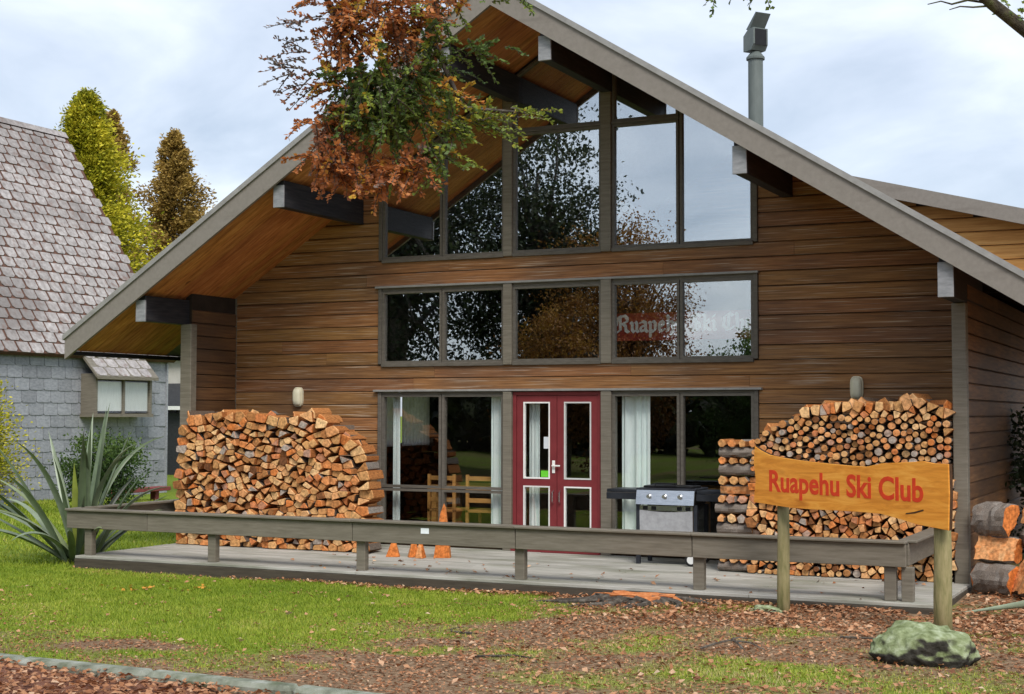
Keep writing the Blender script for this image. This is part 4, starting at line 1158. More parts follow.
def conifer(name, base, h, rad, nleaf, lsize, mt, label, seed, power=.8, trunk=.25, lean=0, droop=-.2, cat='tree', group=None, clump=240, low=.06):
    r = np.random.default_rng(seed); bx_, by_, bz_ = base
    t_ = thing(name, label, cat, base, group)
    part('trunk', tube([(bx_, by_, bz_ - .2), (bx_ + lean*.3, by_, bz_ + h*.5), (bx_ + lean, by_, bz_ + h*.97)], [trunk, trunk*.6, .03], 9, .05), MT['bark'], t_, smooth=True)
    nb = nleaf // clump; Vs, Ts = [], []
    tt = np.sort(r.random(nb)**.85)*(1 - low) + low
    limbs = []
    for i, t in enumerate(tt):
        az = r.uniform(0, 2*math.pi)
        R_ = rad * (1 - t)**power * (.42 + .9*r.random()**1.6) * (1 + .12*math.sin(az*3 + seed) + .1*math.sin(t*17 + az*2)) + .10
        R_ *= min(1, .45 + t*4)
        cx, cy, z0 = bx_ + lean*t, by_, bz_ + h*t
        d = np.array([math.cos(az), math.sin(az), 0])
        s = r.random(clump)**.55
        P = np.array([cx, cy, z0]) + d*(s*R_)[:, None] + r.normal(size=(clump, 3)) * (R_*.10 + .05) * np.array([1, 1, 1.1])
        P[:, 2] += droop * (s*R_) * .6 + (s**2) * R_ * .25
        D = d*1.0 + unit(clump, r)*.8 + np.array([0, 0, .25])
        V, F = leaf_quads(P, D, unit(clump, r), lsize*r.uniform(.6, 1.3, clump), lsize*r.uniform(.35, .6, clump))
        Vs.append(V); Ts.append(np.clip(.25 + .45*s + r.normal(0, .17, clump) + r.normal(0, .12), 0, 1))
        if i % 4 == 0:
            limbs.append(tube([(cx, cy, z0), (cx + d[0]*R_*.5, cy + d[1]*R_*.5, z0 + droop*R_*.2), (cx + d[0]*R_*.9, cy + d[1]*R_*.9, z0 + droop*R_*.4 + .1*R_)], [.05*trunk/.25, .03*trunk/.25, .008], 5))
    part('limbs', join(*limbs), MT['bark'], t_, kind='stuff')
    V = np.concatenate(Vs)
    part('crown', (V, np.arange(len(V)).reshape(-1, 4)), MT[mt], t_, tone=np.concatenate(Ts))
    return t_
def broadleaf(name, base, h, rad, nleaf, lsize, mt, label, seed, trunk=.25, crown0=.3, sq=.9, cat='tree', group=None, clump=110):
    r = np.random.default_rng(seed); b = np.array(base, dtype=float)
    t_ = thing(name, label, cat, base, group)
    cz = b[2] + h*(crown0 + (1-crown0)/2); hh = h*(1-crown0)/2
    part('trunk', tube([(b[0], b[1], b[2]-.2), (b[0]+.05*rad, b[1], b[2]+h*.3), (b[0]-.04*rad, b[1]+.03*rad, b[2]+h*.6), (b[0], b[1], b[2]+h*.85)], [trunk*1.2, trunk, trunk*.6, trunk*.15], 10, .06), MT['bark'], t_, smooth=True)
    nb = nleaf // clump; Vs, Ts, limbs = [], [], []
    for i in range(nb):
        d = unit(1, r)[0]; s = r.random()**.45
        c_ = np.array([b[0], b[1], cz]) + d*s*np.array([rad, rad, hh]) * (1 + .18*math.sin(d[0]*6 + seed) + .15*math.sin(d[2]*7 + d[1]*5))
        cs = rad*r.uniform(.10, .2)
        P = c_ + r.normal(size=(clump, 3))*cs*np.array([1, 1, .7])
        V, F = leaf_quads(P, unit(clump, r) + d*.5, unit(clump, r), lsize*r.uniform(.7, 1.3, clump), lsize*r.uniform(.5, .8, clump))
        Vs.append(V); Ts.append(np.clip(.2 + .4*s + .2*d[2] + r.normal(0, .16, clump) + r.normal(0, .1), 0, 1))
        if i % 3 == 0:
            z0 = b[2] + h*r.uniform(.22, .7); p0 = np.array([b[0], b[1], z0]); md = (p0 + c_)/2 + np.array([0, 0, .1*rad])
            limbs.append(tube([tuple(p0), tuple(md), tuple(c_)], [trunk*.35, trunk*.2, trunk*.04], 6))
    part('limbs', join(*limbs), MT['bark'], t_, kind='stuff')
    V = np.concatenate(Vs)
    part('crown', (V, np.arange(len(V)).reshape(-1, 4)), MT[mt], t_, tone=np.concatenate(Ts))
    return t_

# ------------------------------------------------------------------ trees behind the houses
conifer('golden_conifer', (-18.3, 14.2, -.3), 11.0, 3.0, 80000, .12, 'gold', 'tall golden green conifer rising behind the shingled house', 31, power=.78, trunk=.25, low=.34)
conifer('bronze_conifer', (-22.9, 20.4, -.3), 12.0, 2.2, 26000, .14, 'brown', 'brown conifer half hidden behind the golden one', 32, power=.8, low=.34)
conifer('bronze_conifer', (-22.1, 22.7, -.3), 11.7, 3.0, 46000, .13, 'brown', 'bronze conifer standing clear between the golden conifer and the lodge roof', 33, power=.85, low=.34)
# trees across the road, behind the viewer; the windows mirror them
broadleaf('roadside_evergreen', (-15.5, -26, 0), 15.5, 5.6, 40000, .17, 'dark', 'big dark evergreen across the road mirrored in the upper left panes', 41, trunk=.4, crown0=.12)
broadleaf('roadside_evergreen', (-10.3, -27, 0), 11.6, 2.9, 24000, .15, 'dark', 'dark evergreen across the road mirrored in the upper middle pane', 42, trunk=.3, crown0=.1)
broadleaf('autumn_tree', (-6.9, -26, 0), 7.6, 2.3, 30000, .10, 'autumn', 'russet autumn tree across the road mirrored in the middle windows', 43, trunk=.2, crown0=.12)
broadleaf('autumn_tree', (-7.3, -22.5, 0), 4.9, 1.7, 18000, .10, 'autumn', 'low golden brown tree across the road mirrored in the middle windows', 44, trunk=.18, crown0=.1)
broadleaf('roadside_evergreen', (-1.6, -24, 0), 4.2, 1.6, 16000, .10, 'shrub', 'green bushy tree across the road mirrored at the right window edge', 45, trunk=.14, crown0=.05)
broadleaf('roadside_evergreen', (2.2, -30, 0), 5.5, 2.6, 8000, .24, 'shrub', 'round green tree farther along the road behind the viewer', 46, trunk=.2, crown0=.1)
broadleaf('roadside_evergreen', (-24, -24, 0), 12, 5, 14000, .34, 'dark', 'dark evergreen at the far end of the road behind the viewer', 47, trunk=.35, crown0=.1)

rw_ = np.random.default_rng(70); nw = 22000
xw = rw_.uniform(-75, 45, nw); hw = 1.6 + 1.6*noise2(xw, 0*xw, 71, .12) + 1*noise2(xw, 0*xw, 72, .5)
Pw = np.stack([xw, -46 + rw_.normal(0, 2.2, nw), hw*rw_.random(nw)**.7], -1)
Vw, Fw = leaf_quads(Pw, unit(nw, rw_), unit(nw, rw_), rw_.uniform(.5, 1.1, nw), rw_.uniform(.4, .8, nw))
top('far_wood', (Vw, Fw), MT['dark'], 'dark belt of trees far across the road behind the viewer', 'wood', kind='stuff', tone=rw_.random(nw))
# dark shrub by the right side wall
broadleaf('dark_shrub', (8.75, 2.4, -.2), 2.5, .95, 16000, .07, 'dark', 'dark leafy shrub growing beside the right side wall', 51, trunk=.05, crown0=.02, cat='shrub', clump=60)
conifer('golden_shrub', (-12.55, 4.55, -.25), 2.85, 1.15, 36000, .075, 'gold', 'round golden green shrub at the left edge before the grey wall', 52, power=.42, trunk=.06, cat='shrub', low=.02, clump=70)
broadleaf('green_shrub', (-9.9, 5.6, -.25), 1.55, .85, 9000, .065, 'shrub', 'small green shrub behind the flax before the grey wall', 53, trunk=.03, crown0=.02, cat='shrub', clump=60)

# ------------------------------------------------------------------ beech bough hanging into the picture
def bough(tree, pts_groups, seed, lsz, per=26):
    r = np.random.default_rng(seed); P, D, N_, T, tw = [], [], [], [], []
    for (anchor, spread, ntw, tl, tone0, tsd, dirv, dens) in pts_groups:
        anchor = np.array(anchor); spread = np.array(spread)
        for _ in range(ntw):
            p = anchor + r.normal(size=3) * spread
            d = unit(1, r)[0]*.8 + np.array(dirv); d /= np.linalg.norm(d)
            L_ = tl * r.uniform(.5, 1.25); k = max(4, int(per * dens * L_ / tl))
            ax = np.cross(d, [0, 0, 1.0]); ax /= np.linalg.norm(ax) + 1e-9
            nn = np.cross(ax, d); tn = np.clip(tone0 + r.normal(0, tsd), 0, 1)
            pts = []
            for q in range(5):
                s = q/4; pts.append(tuple(p + d*L_*s + np.array([0, 0, -1])*L_*.25*s*s))
            tw.append(tube(pts, [.0028, .0024, .002, .0015, .0008], 4))
            for q in range(k):
                s = (q + .5)/k; b = p + d*L_*s + np.array([0, 0, -1])*L_*.25*s*s
                sd_ = 1 if q % 2 else -1
                P.append(b); D.append(d*.7 + ax*sd_*.9 + unit(1, r)[0]*.75); N_.append(nn + unit(1, r)[0]*.8)
                T.append(np.clip(tn + r.normal(0, .05), 0, 1))
    n = len(P)
    V, F = leaf_quads(np.array(P), np.array(D), np.array(N_), lsz*r.uniform(.75, 1.25, n), lsz*.72*r.uniform(.75, 1.2, n), .12)
    part('twigs', join(*tw), MT['bark'], tree, kind='stuff')
    part('leaves', (V, F), MT['beech'], tree, tone=np.array(T), kind='stuff')
beech = thing('beech_tree', 'beech tree whose orange and green leafy bough hangs before the gable', 'tree', (5.5, -14.7, -.05))
part('trunk', tube([(5.5, -14.7, -.3), (5.48, -14.75, 1.2), (5.6, -14.6, 3.0), (5.7, -14.4, 5.0), (5.6, -14.3, 7.5)], [.26, .21, .18, .13, .04], 14, .05), MT['bark'], beech, smooth=True)
def limb(t, pts, r0, r1, mt='bark', name='limb'):
    n = len(pts); part(name, tube(pts, [r0 + (r1-r0)*i/(n-1) for i in range(n)], 8, .06), MT[mt], t, smooth=True)
limb(beech, [(5.6, -14.6, 3.1), (6.3, -13.8, 3.75), (7.0, -13.0, 3.85), (7.7, -12.6, 3.62), (8.2, -12.4, 3.45)], .09, .02)
limb(beech, [(7.0, -13.0, 3.85), (7.25, -12.9, 3.5), (7.45, -12.8, 3.2), (7.6, -12.75, 2.95)], .022, .006)
limb(beech, [(7.7, -12.6, 3.62), (7.75, -12.6, 3.3), (7.8, -12.62, 3.0), (7.9, -12.60, 2.78), (8.1, -12.52, 2.76)], .018, .004)
limb(beech, [(7.4, -12.8, 3.8), (7.35, -12.75, 3.4), (7.5, -12.7, 3.0), (7.55, -12.72, 2.72)], .018, .005)
limb(beech, [(5.7, -14.4, 5.0), (6.6, -13.6, 6.2), (7.3, -13.0, 6.6)], .08, .02)
limb(beech, [(5.6, -14.5, 4.0), (4.6, -14.2, 5.2), (3.9, -14.0, 5.8)], .08, .02)
o_, gr_, rb_ = .70, .13, .80
bough(beech, [
  ((7.557,-12.800,3.080), (.045,.06,.06), 59, .11, o_, .10, (0,0,-.1), .8),
  ((7.636,-12.760,3.060), (.05,.06,.06), 70, .11, o_, .10, (0,0,-.1), .8),
  ((7.750,-12.700,3.080), (.05,.06,.06), 74, .11, o_+.02, .10, (0,0,-.2), .8),
  ((7.847,-12.650,3.140), (.03,.04,.04), 22, .10, .55, .22, (0,0,-.2), .8),
  ((7.539,-12.820,2.970), (.03,.05,.05), 17, .10, .84, .10, (-.4,-.1,-.1), .6),
  ((7.627,-12.740,2.830), (.06,.07,.05), 88, .11, gr_, .12, (.0,0,-.2), .9),
  ((7.733,-12.700,2.830), (.06,.07,.05), 81, .11, gr_+.06, .14, (.1,0,-.2), .9),
  ((7.680,-12.720,2.740), (.07,.08,.045), 74, .11, gr_+.05, .15, (.0,0,-.3), .9),
  ((7.548,-12.800,2.840), (.03,.05,.05), 26, .10, .34, .25, (-.2,0,-.2), .8),
  ((7.513,-12.830,2.720), (.025,.05,.04), 32, .09, rb_, .07, (-.1,0,-.3), .8),
  ((7.530,-12.820,2.610), (.035,.05,.028), 41, .09, rb_, .07, (-.1,0,-.35), .9),
  ((7.609,-12.780,2.570), (.045,.06,.022), 44, .09, rb_-.06, .08, (0,0,-.3), .9),
  ((7.733,-12.710,2.570), (.045,.05,.022), 44, .09, rb_-.03, .08, (.1,0,-.3), .9),
  ((7.838,-12.660,2.620), (.03,.04,.03), 23, .09, .24, .10, (.2,0,-.4), .8),
  ((7.873,-12.620,2.730), (.035,.04,.025), 29, .10, .30, .10, (.5,.2,.0), .8),
  ((7.970,-12.570,2.740), (.045,.04,.013), 16, .10, .36, .05, (1.2,.3,.10), .7),
  ((8.076,-12.520,2.760), (.02,.03,.006), 4, .12, .40, .04, (1.4,.35,.10), .7),
  ((7.838,-12.640,2.820), (.04,.04,.02), 17, .09, .52, .07, (.5,.1,.1), .8),
  ((7.935,-12.590,2.970), (.03,.04,.018), 13, .10, .16, .10, (.8,.2,-.1), .8),
  ((7.821,-12.660,2.980), (.035,.05,.06), 37, .10, .20, .14, (.2,.1,-.2), .9),
  ((8.005,-12.570,3.170), (.04,.04,.010), 11, .10, .22, .08, (.5,.1,-.1), .8),
  ((7.451,-12.880,2.880), (.03,.04,.035), 10, .12, .98, .03, (-1.1,-.3,.0), .45),
  ((7.469,-12.880,3.040), (.03,.04,.06), 14, .12, .97, .04, (-1.1,-.3,.1), .45),
  ((7.500,-12.850,3.780), (.22,.25,.08), 150, .16, .5, .3, (0,0,-.1), 1.0),
  ((6.200,-13.900,3.900), (.4,.4,.25), 120, .28, .4, .3, (0,0,0), 1.0),
  ((7.000,-13.200,6.500), (.6,.6,.4), 120, .32, .3, .25, (0,0,0), 1.0),
  ((4.200,-14.100,5.700), (.6,.6,.5), 120, .32, .3, .25, (0,0,0), 1.0),
  ((5.600,-14.300,7.300), (.7,.7,.5), 120, .32, .3, .25, (0,0,0), 1.0)], 77, .018, 36)
# mossy limb entering at the upper right, and its leafy spray
mossy = thing('mossy_tree', 'mossy limbed tree whose bare branch crosses the upper right corner', 'tree', (12.6, -10.6, -.05))
part('trunk', tube([(12.6, -10.6, -.3), (12.55, -10.6, 1.5), (12.4, -10.5, 3.2), (12.3, -10.4, 6.0)], [.24, .19, .14, .05], 12, .06), MT['mossbark'], mossy, smooth=True)
limb(mossy, [(12.5, -10.6, 2.2), (11.2, -10.6, 2.55), (10.2, -10.58, 2.88), (9.78, -10.6, 3.10), (9.53, -10.63, 3.285), (9.36, -10.72, 3.44), (9.24, -10.82, 3.56), (8.9, -10.95, 3.78), (8.4, -11.1, 3.95)], .042, .014, 'mossbark')
limb(mossy, [(9.36, -10.72, 3.44), (9.27, -10.76, 3.455), (9.21, -10.78, 3.44), (9.17, -10.80, 3.452), (9.12, -10.82, 3.44)], .006, .002, 'mossbark', 'twig')
limb(mossy, [(9.37, -10.72, 3.43), (9.29, -10.75, 3.425), (9.24, -10.76, 3.432), (9.20, -10.78, 3.418)], .005, .002, 'mossbark', 'twig')
limb(mossy, [(8.4, -11.1, 3.95), (8.38, -11.15, 3.7), (8.36, -11.18, 3.50)], .008, .003, 'mossbark', 'twig')
bough(mossy, [((8.36,-11.18,3.505), (.04,.03,.006), 11, .08, .2, .08, (0,0,.05), .55), ((8.44,-11.12,3.505), (.03,.03,.006), 6, .07, .2, .08, (.3,0,0), .55),
              ((9.46,-10.68,3.42), (.08,.04,.02), 7, .07, .3, .08, (0,0,.3), .5), ((11,-10.5,4.5), (.8,.8,.5), 100, .3, .3, .2, (0,0,0), 1), ((12.3,-10.4,5.8), (.8,.8,.6), 120, .3, .3, .2, (0,0,0), 1)], 78, .022)

# ------------------------------------------------------------------ flax
fx = thing('flax_plant', 'large flax plant with long sword leaves at the left deck corner', 'plant', (-3.15, -2.35, -.15))
rr = np.random.default_rng(12)
def flax_leaf(base, az, ln, el, wd, bend, tone, parent, twist=0.0):
    p = np.array(base, dtype=float); n = 12; e_ = el; V = []
    for i in range(n + 1):
        t = i / n; d = np.array([math.cos(az)*math.cos(e_), math.sin(az)*math.cos(e_), math.sin(e_)])
        s = np.array([-math.sin(az), math.cos(az), 0]); nr = np.cross(d, s)
        w = wd * (1 - max(0, (t - .45)/.55)**1.8) * (.75 + .25*min(1, t*6)) * .5 + .001
        s2 = s*math.cos(twist*t) + nr*math.sin(twist*t); nr2 = np.cross(d, s2)
        V += [p + s2*w + nr2*w*.55*-1, p, p - s2*w + nr2*w*.55*-1]
        p = p + d*ln/n; e_ -= bend/n * (1.6*t + .2)
    F = []
    for i in range(n):
        for k in (0, 1): a = i*3 + k; F.append((a, a+1, a+4, a+3))
    k = len(V); V = V + [v - np.array([0, 0, .004]) for v in V]; F += [tuple(q + k for q in f[::-1]) for f in F]
    part('leaf', (V, F), MT['flax'], parent, tone=float(np.clip(tone, 0, 1)), smooth=True)
for i in range(30):
    az = rr.uniform(0, 2*math.pi); b = (-3.15 + .22*math.cos(az)*rr.random(), -2.35 + .22*math.sin(az)*rr.random(), -.17)
    el = rr.uniform(.55, 1.5); flax_leaf(b, az, rr.uniform(1.1, 1.9)*(1.15 if el > 1.2 else 1), el, rr.uniform(.07, .11), rr.uniform(.2, 1.7), rr.normal(.5, .25), fx, rr.uniform(-.6, .6))
for az, ln, el, bend, tn in ((2.0, 2.0, 1.35, .15, .8), (1.2, 2.05, 1.42, .1, .55), (.6, 1.9, 1.25, .15, .6), (2.8, 1.9, 1.15, .2, .85), (-1.2, 1.3, 1.45, .1, 1.0), (3.4, 1.7, .95, .8, .9), (-1.9, 1.8, .8, 1.3, .9), (-2.4, 2.0, .75, 1.2, .8), (-2.9, 2.1, .7, 1.0, .6), (-1.5, 1.4, .7, 1.4, .75)):
    flax_leaf((-3.15, -2.35, -.17), az, ln, el, .105, bend, tn, fx)
# long flax leaf lying at the right edge
g_ = thing('flax_leaf', 'long pale green strap leaf arching in from the right edge', 'leaf', (8.3, -2.6, 0))
V, F = [], []
for i in range(13):
    t = i/12; x = 8.05 + 1.3*t; y = -2.95 + .25*t; z = float(ground_z(8.05, -2.95)) + .03 + .17*t + .10*t*t; w = .004 + .045*min(1, t*2.2)
    V += [(x - .03, y - .02, z + w), (x, y - .03, z), (x + .02, y + .02, z - w*.5)]
for i in range(12):
    for k in (0, 1): a = i*3 + k; F.append((a, a+3, a+4, a+1))
k = len(V); V += [(x, y + .005, z) for x, y, z in V]; F += [tuple(q + k for q in f[::-1]) for f in F]
part('blade', (V, F), MT['flax'], g_, tone=.85, smooth=True)
part('stalk', tube([(9.3, -2.7, -.1), (9.33, -2.7, .12), (9.35, -2.7, .3)], [.02, .018, .012], 7), MT['flax'], g_, tone=.5)

# ------------------------------------------------------------------ shingled neighbour
nb_ = thing('shingled_house', 'neighbouring house with steep pinkish shingle roof and grey shingle wall', 'house', (-15.5, 8, -.25))
WX, Y0, Y1, ZE, RXN, RZN = -13.42, .5, 11.9, 3.15, -17.0, 9.05
part('wall_core', box(-20.5, WX - .02, Y0, Y1 - .03, -.25, ZE + .1), MT['slate'], nb_)
gp = [(-13.36, ZE + .05), (RXN, RZN - .05), (-20.64, ZE + .05)]
part('gable', prism_xz(gp, Y0, Y1 - .04), MT['slate'], nb_)
sv_ = np.array([RXN - (-13.22), 0, RZN - 3.07]); SLn = np.linalg.norm(sv_); sv_ /= SLn; nv = np.array([sv_[2], 0, -sv_[0]])
def nroof(s, y, d): return np.array([-13.22, 0, 3.07]) + sv_*s + nv*d + np.array([0, y, 0])
V = [nroof(0, Y0 - .2, 0), nroof(0, Y1 + .12, 0), nroof(SLn, Y1 + .12, 0), nroof(SLn, Y0 - .2, 0)]
V += [v - nv*.12 for v in V]
part('roof', (V, [(0,1,2,3), (7,6,5,4), (0,4,5,1), (1,5,6,2), (2,6,7,3), (3,7,4,0)]), MT['rust'], nb_)
rfn = [o for o in nb_.children if o.name.startswith('roof')][0]
V = [(-20.78, Y0 - .2, 3.07), (-20.78, Y1 + .12, 3.07), (RXN, Y1 + .12, RZN), (RXN, Y0 - .2, RZN)]
part('rear_roof', (V + [(x + .1, y, z - .12) for x, y, z in V], [(3,2,1,0), (4,5,6,7), (0,1,5,4), (2,3,7,6), (1,2,6,5), (3,0,4,7)]), MT['rust'], nb_)
part('ridge_cap', join(prism_xz([(RXN - .12, RZN - .10), (RXN, RZN + .06), (RXN + .12, RZN - .10), (RXN, RZN)], Y0 - .2, Y1 + .13)), MT['roofshingle'], nb_)
rows = 24; rh = SLn / rows; cw_ = .385
def shingle(w, h, th, cut):              # local: x along course, y up the slope
    P_ = [(-w/2, h), (-w/2, cut), (-w/2 + cut, 0), (w/2 - cut, 0), (w/2, cut), (w/2, h)]
    V = [(x, y, th if y < h*.5 else th*.35) for x, y in P_] + [(x, y, 0) for x, y in P_]; n = 6
    return V, [tuple(range(n)), tuple(range(2*n-1, n-1, -1))] + [(i, n+i, n+(i+1) % n, (i+1) % n) for i in range(n)]
sg = shingle(cw_*.86, rh*.93, .016, .06)
def smesh(nm, g_, mt, M):
    me = mesh_of(nm, [tuple(M @ Vector(v)) for v in g_[0]], g_[1], mt); return me
Mr = Matrix((Vector((0, 1, 0)), Vector(sv_), Vector(nv))).transposed().to_4x4()
sm = smesh('roof_shingle', sg, MT['roofshingle'], Mr)
restV = []; cnt = 0
for i in range(rows):
    s = i*rh
    k0 = 6.1 + 2.7*i/rows - .55
    for j in range(32):
        y = Y1 + .02 - cw_*(j + .5*(i % 2))
        if y < Y0: break
        if y > k0 and cnt < 300:
            inst('roof_shingle', sm, nroof(s + random.uniform(-.012, .012), y + random.uniform(-.012, .012), .003 + random.uniform(0, .004)), rfn, rot=(0, 0, random.uniform(-.012, .012))); cnt += 1
        else:
            restV.append(([tuple(np.array(Mr @ Vector(v)) + nroof(s, y, .004)) for v in sg[0]], sg[1]))
part('shingle_field', join(*restV), MT['roofshingle'], rfn, kind='stuff')
print('roof shingles', cnt)
# wall shingles
ww, wh = .44, .275
sgw = shingle(ww*.96, wh*1.03, .022, .03)
Mw = Matrix((Vector((0, 1, 0)), Vector((0, 0, 1)), Vector((1, 0, 0)))).transposed().to_4x4()
smw = smesh('wall_shingle', sgw, MT['slate'], Mw)
core = [o for o in nb_.children if o.name.startswith('wall_core')][0]
rest = []
for i in range(13):
    z = -.22 + i*wh
    for j in range(27):
        y = Y1 - .04 - ww*(j + .5 + (.5 if i % 2 else 0))
        if z + wh > ZE + .12: continue
        if y > 4.9: inst('wall_shingle', smw, (WX - .018, y, z + random.uniform(-.006, .006)), core)
        elif y > Y0: rest.append(([tuple(np.array(Mw @ Vector(v)) + np.array([WX - .018, y, z])) for v in sgw[0]], sgw[1]))
part('shingle_field', join(*rest), MT['slate'], core, kind='stuff')
part('corner_board', box(WX - .12, WX + .03, Y1 - .05, Y1 + .0, -.22, ZE), MT['slate'], nb_)
# box window with its own little shingle roof
wy0, wy1 = 8.85, 10.80
bw = part('box_window', join(box(WX, -12.98, wy0, wy0 + .07, 1.70, 2.66), box(WX, -12.98, wy1 - .07, wy1, 1.70, 2.66), box(WX, -12.95, wy0 - .03, wy1 + .03, 1.66, 1.74), box(WX, -12.98, wy0 + .07, wy1 - .07, 2.52, 2.66)), MT['trim'], nb_)
ym = (wy0 + wy1)/2
for a, b in ((wy0 + .09, ym - .03), (ym + .03, wy1 - .09)):
    gw = prism_xz([(a, 1.80), (b, 1.80), (b, 2.48), (a, 2.48)], 0, .02)
    part('net_curtain', ([(-13.042 + .006*math.sin(v[0]*40), v[0], v[2]) if v[1] == 0 else (-13.07, v[0], v[2]) for v in gw[0]], gw[1]), MT['whitecurtain'], bw)
    part('pane', box(-13.03, -13.022, a, b, 1.76, 2.50), MT['clear_glass'], bw)
part('mullion', box(-13.05, -12.985, ym - .03, ym + .03, 1.74, 2.52), MT['trim'], bw)
rv = [(WX + .02, wy0 - .12, 3.22), (WX + .02, wy1 + .05, 3.22), (-12.82, wy1 + .05, 2.60), (-12.82, wy0 - .12, 2.60)]
br = part('box_roof', (rv + [(x, y, z - .07) for x, y, z in rv], [(3,2,1,0), (4,5,6,7), (0,1,5,4), (1,2,6,5), (2,3,7,6), (3,0,4,7)]), MT['trim'], bw)
s2 = np.array([-.58, 0, .62]); s2l = np.linalg.norm(s2); s2 /= s2l; n2 = np.array([s2[2], 0, -s2[0]])
Mb = Matrix((Vector((0, 1, 0)), Vector(s2), Vector(n2))).transposed().to_4x4()
sm2 = smesh('roof_shingle', sg, MT['roofshingle'], Mb)
for i in range(3):
    for j in range(5):
        y = wy0 + .08 + cw_*(j + .5*(i % 2))
        if y < wy1 + .02: inst('roof_shingle', sm2, np.array([-12.83, y, 2.605]) + s2*(i*.28), bw)
# faded red bench in front of the grey wall
rb = thing('red_bench', 'low faded red bench in front of the grey shingle wall', 'bench', (-11.5, 8.6, -.24))
part('seat', box(-11.7, -11.35, 7.6, 9.55, .0, .09, .01), MT['redbench'], rb)
for y in (7.9, 9.2): part('leg', box(-11.6, -11.45, y - .06, y + .06, -.26, .0), MT['redbench'], rb)
# dark timber fence and a pale house with dark roof in the gap between the houses
fe = thing('paling_fence', 'dark paling fence in the gap between the two houses', 'fence', (-13, 12.6, -.25))
for k in range(14): part('paling', box(-13.6 + k*.145, -13.6 + k*.145 + .135, 12.6 + random.uniform(-.01, .01), 12.63, -.25, 1.45 + random.uniform(-.03, .03)), MT['darkhouse'], fe)
part('rail', box(-13.6, -11.6, 12.635, 12.68, .9, 1.0), MT['darkhouse'], fe)
ph = thing('pale_house', 'pale house with dark porch roof glimpsed between the two houses', 'house', (-20, 22, -.3))
part('wall', box(-24, -18.3, 22, 28, -.3, 3.6), MT['offwhite'], ph)
part('porch_roof', (lambda v: (v, [(0,1,2,3), (7,6,5,4), (0,4,5,1), (1,5,6,2), (2,6,7,3), (3,7,4,0)]))([(-24, 20.4, 2.0), (-17.8, 20.4, 2.0), (-17.8, 22, 2.75), (-24, 22, 2.75), (-24, 20.4, 1.9), (-17.8, 20.4, 1.9), (-17.8, 22, 2.65), (-24, 22, 2.65)]), MT['darkhouse'], ph)
part('porch_wall', box(-24, -18, 20.6, 21.99, -.3, 1.75), MT['darkhouse'], ph)
part('gutter', box(-24, -17.75, 20.3, 20.41, 1.86, 1.98), MT['white'], ph)
part('roof', prism_xz([(-24.5, 3.6), (-17.9, 3.6), (-21.2, 5.4)], 21.7, 28.3), MT['roof'], ph)
part('window_frame', ring_xz(rect(-20.0, -18.9, 2.85, 3.5), .06, 21.95, 21.999), MT['darkhouse'], ph)

# ------------------------------------------------------------------ grass and fallen leaves
def grass(n, x0, x1, y0, y1, h, wd, seed, name, label, keep=None):
    r = np.random.default_rng(seed)
    x, y = r.uniform(x0, x1, n), r.uniform(y0, y1, n)
    gz = grassy(x, y) if keep is None else keep(x, y)
    k = r.random(n) < np.clip((gz - .22)*1.7, 0, 1)
    k &= ~((y > -3.1) & (x > -2.6) & (x < 7.9)); k &= y > -9.0 - .07*(x - 2.2) - .02
    x, y, gz = x[k], y[k], gz[k]; n = len(x)
    az = r.uniform(0, 2*math.pi, n); hh = h*r.uniform(.5, 1.3, n)*(.55 + .45*gz); lean = r.uniform(.1, .9, n)
    z = ground_z(x, y) - .004
    ax, ay = np.cos(az), np.sin(az); w = wd*r.uniform(.6, 1.2, n)
    B = np.stack([x, y, z], -1)
    s = np.stack([-ay*w, ax*w, 0*x], -1); l = np.stack([ax*lean*hh, ay*lean*hh, hh], -1)
    V = np.stack([B - s, B + s, B + l*.98 + np.stack([ax, ay, -.1+0*x], -1)*hh[:, None]*.2], 1).reshape(-1, 3)
    pn = noise2(x, y, 21, .9)*.5 + noise2(x, y, 22, 3.1)*.35 + noise2(x, y, 23, 8.0)*.25 - .05
    t = np.clip(.10 + .75*pn + r.normal(0, .13, n) + .35*np.clip(.75 - gz, 0, 1) + .22*np.clip((x - 4.6)/1.2, 0, 1), 0, 1)
    top(name, (V, np.arange(3*n).reshape(-1, 3)), MT['grass'], label, 'grass', kind='stuff', tone=t)
grass(330000, -4.5, 9.6, -9.2, -3.05, .032, .0042, 1, 'lawn_grass', 'short green lawn grass between the deck and the kerb')
grass(60000, -13.5, -2.6, -3.1, 9, .06, .009, 2, 'side_lawn_grass', 'green lawn grass beside the shingled house', keep=lambda x, y: np.full(len(x), .85))
def litter(x, y, zoff, size, seed, name, label, zfun=ground_z, tone=None):
    r = np.random.default_rng(seed); n = len(x)
    z = zfun(x, y) + r.uniform(.002, zoff, n)
    P = np.stack([x, y, z], -1); az = r.uniform(0, 2*math.pi, n)
    D = np.stack([np.cos(az), np.sin(az), r.normal(0, .25, n)], -1); N_ = np.stack([r.normal(0, .45, n), r.normal(0, .45, n), np.ones(n)], -1)
    V, F = leaf_quads(P, D, N_, size*r.uniform(.6, 1.3, n), size*.7*r.uniform(.6, 1.2, n), .2)
    t = np.clip(r.beta(2, 2.2, n) if tone is None else tone, 0, 1)
    top(name, (V, F), MT['litter'], label, 'leaf litter', kind='stuff', tone=t)
r = np.random.default_rng(90)
x, y = r.uniform(3.3, 10.5, 60000), r.uniform(-8.6, -1.0, 60000)
w = np.clip((x - 4.3)/1.2, 0, 1) * (.14 + .86*np.clip((y + 5.2)/1.6, 0, 1)) * (.35 + .9*noise2(x, y, 31, 1.4))
w = np.where((y > -3.09) & (x < 7.85), 0, w); w *= .95
k = r.random(len(x)) < w*.62
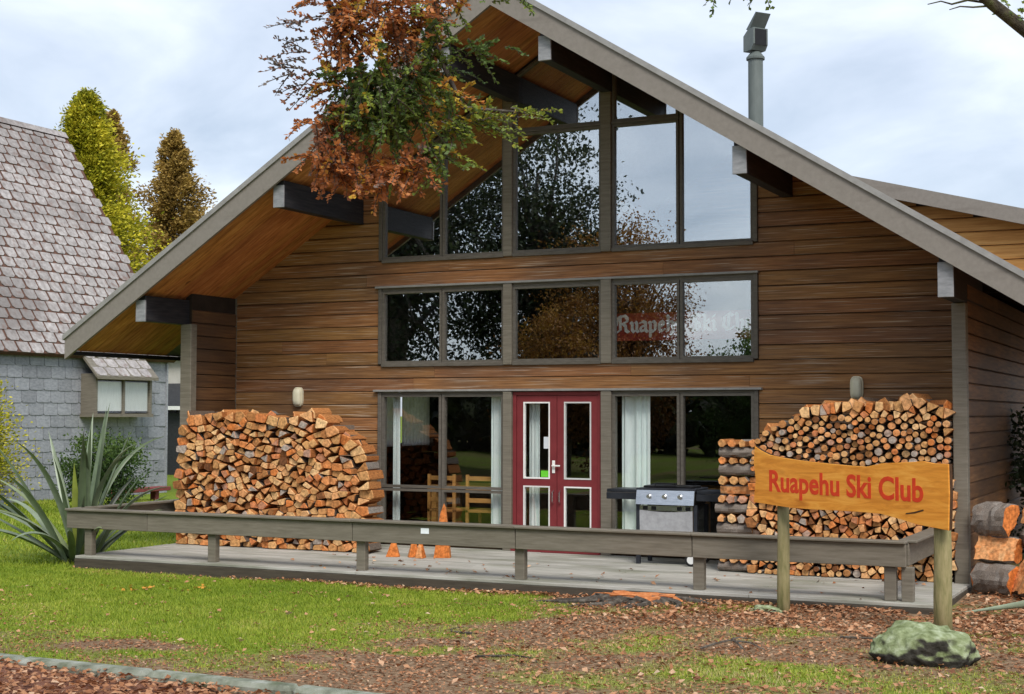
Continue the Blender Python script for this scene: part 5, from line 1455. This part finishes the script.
litter(x[k], y[k], .03, .058, 91, 'leaf_litter', 'brown fallen beech leaves on the bare ground around the sign')
x, y = r.uniform(-2.5, 7.5, 2600), -3.09 - r.exponential(.07, 2600); k = (r.random(2600) < np.clip((x + 1)/4, .03, 1))
litter(x[k], y[k], .03, .05, 92, 'leaf_litter', 'line of fallen leaves along the deck skirt')
x, y = r.uniform(-1.5, 5.6, 900), r.uniform(-8.9, -3.3, 900); k = r.random(900) < .12 + .5*noise2(x, y, 33, .9)**2
litter(x[k], y[k], .035, .06, 93, 'leaf_litter', 'scattered fallen leaves on the lawn', tone=np.random.default_rng(5).beta(3, 1.6, int(k.sum())))
x = r.uniform(-2, 7.5, 9000); y = np.array([kerb_y(a) for a in x]) - .16 - r.random(9000)**1.0*1.3
litter(x, y, .05, .055, 94, 'leaf_litter', 'red brown fallen leaves in the gutter beyond the kerb', zfun=lambda a, b: -.02 + 0*a, tone=np.random.default_rng(6).beta(2, 2.6, 9000))
x, y = r.uniform(.2, 7.5, 95), r.uniform(-3.0, -1.35, 95)
litter(x, y, .006, .06, 95, 'leaf_litter', 'few dry leaves lying on the deck boards', zfun=lambda a, b: .003 + 0*a)
x = np.concatenate([r.normal(-.3, .16, 16), r.normal(.2, .2, 12)]); y = np.concatenate([r.normal(-4.55, .12, 16), r.normal(-4.3, .12, 12)])
litter(x, y, .03, .075, 97, 'leaf_litter', 'patch of yellow fallen leaves on the green lawn', tone=np.full(28, 1.0))
# woody debris and fine chips on the bare earth
x, y = r.uniform(-2.0, 10, 60000), r.uniform(-9.0, -3.2, 60000)
k = r.random(60000) < (1 - grassy(x, y))*.8
litter(x[k], y[k], .012, .030, 96, 'leaf_crumbs', 'small brown leaf crumbs and chips on the bare earth', tone=np.random.default_rng(8).beta(1.7, 2.4, int(k.sum())))
for i, (x, y, l, a) in enumerate(((6.6, -6.3, .5, .4), (6.9, -6.2, .35, 1.9), (5.2, -7.3, .6, .15), (4.6, -6.2, .4, 2.6), (7.4, -5.2, .5, -.3), (8.9, -4.4, .7, .2))):
    pts = [(x + l*t*math.cos(a + .5*math.sin(t*4)), y + l*t*math.sin(a + .5*math.sin(t*4)), float(ground_z(x, y)) + .014 + .05*math.sin(t*2.6)*(i < 2)) for t in (0, .25, .5, .75, 1)]
    top('fallen_twig', tube(pts, [.010, .009, .008, .006, .003], 5, .15), MT['bark'], ['thin twig lying arched on the earth below the sign', 'short crooked twig beside the arched one below the sign', 'long twig on the worn turf near the kerb', 'twig lying where the lawn meets bare earth', 'twig between the sign and the boulder', 'long twig on the leaves right of the boulder'][i], 'twig', 'fallen twigs')
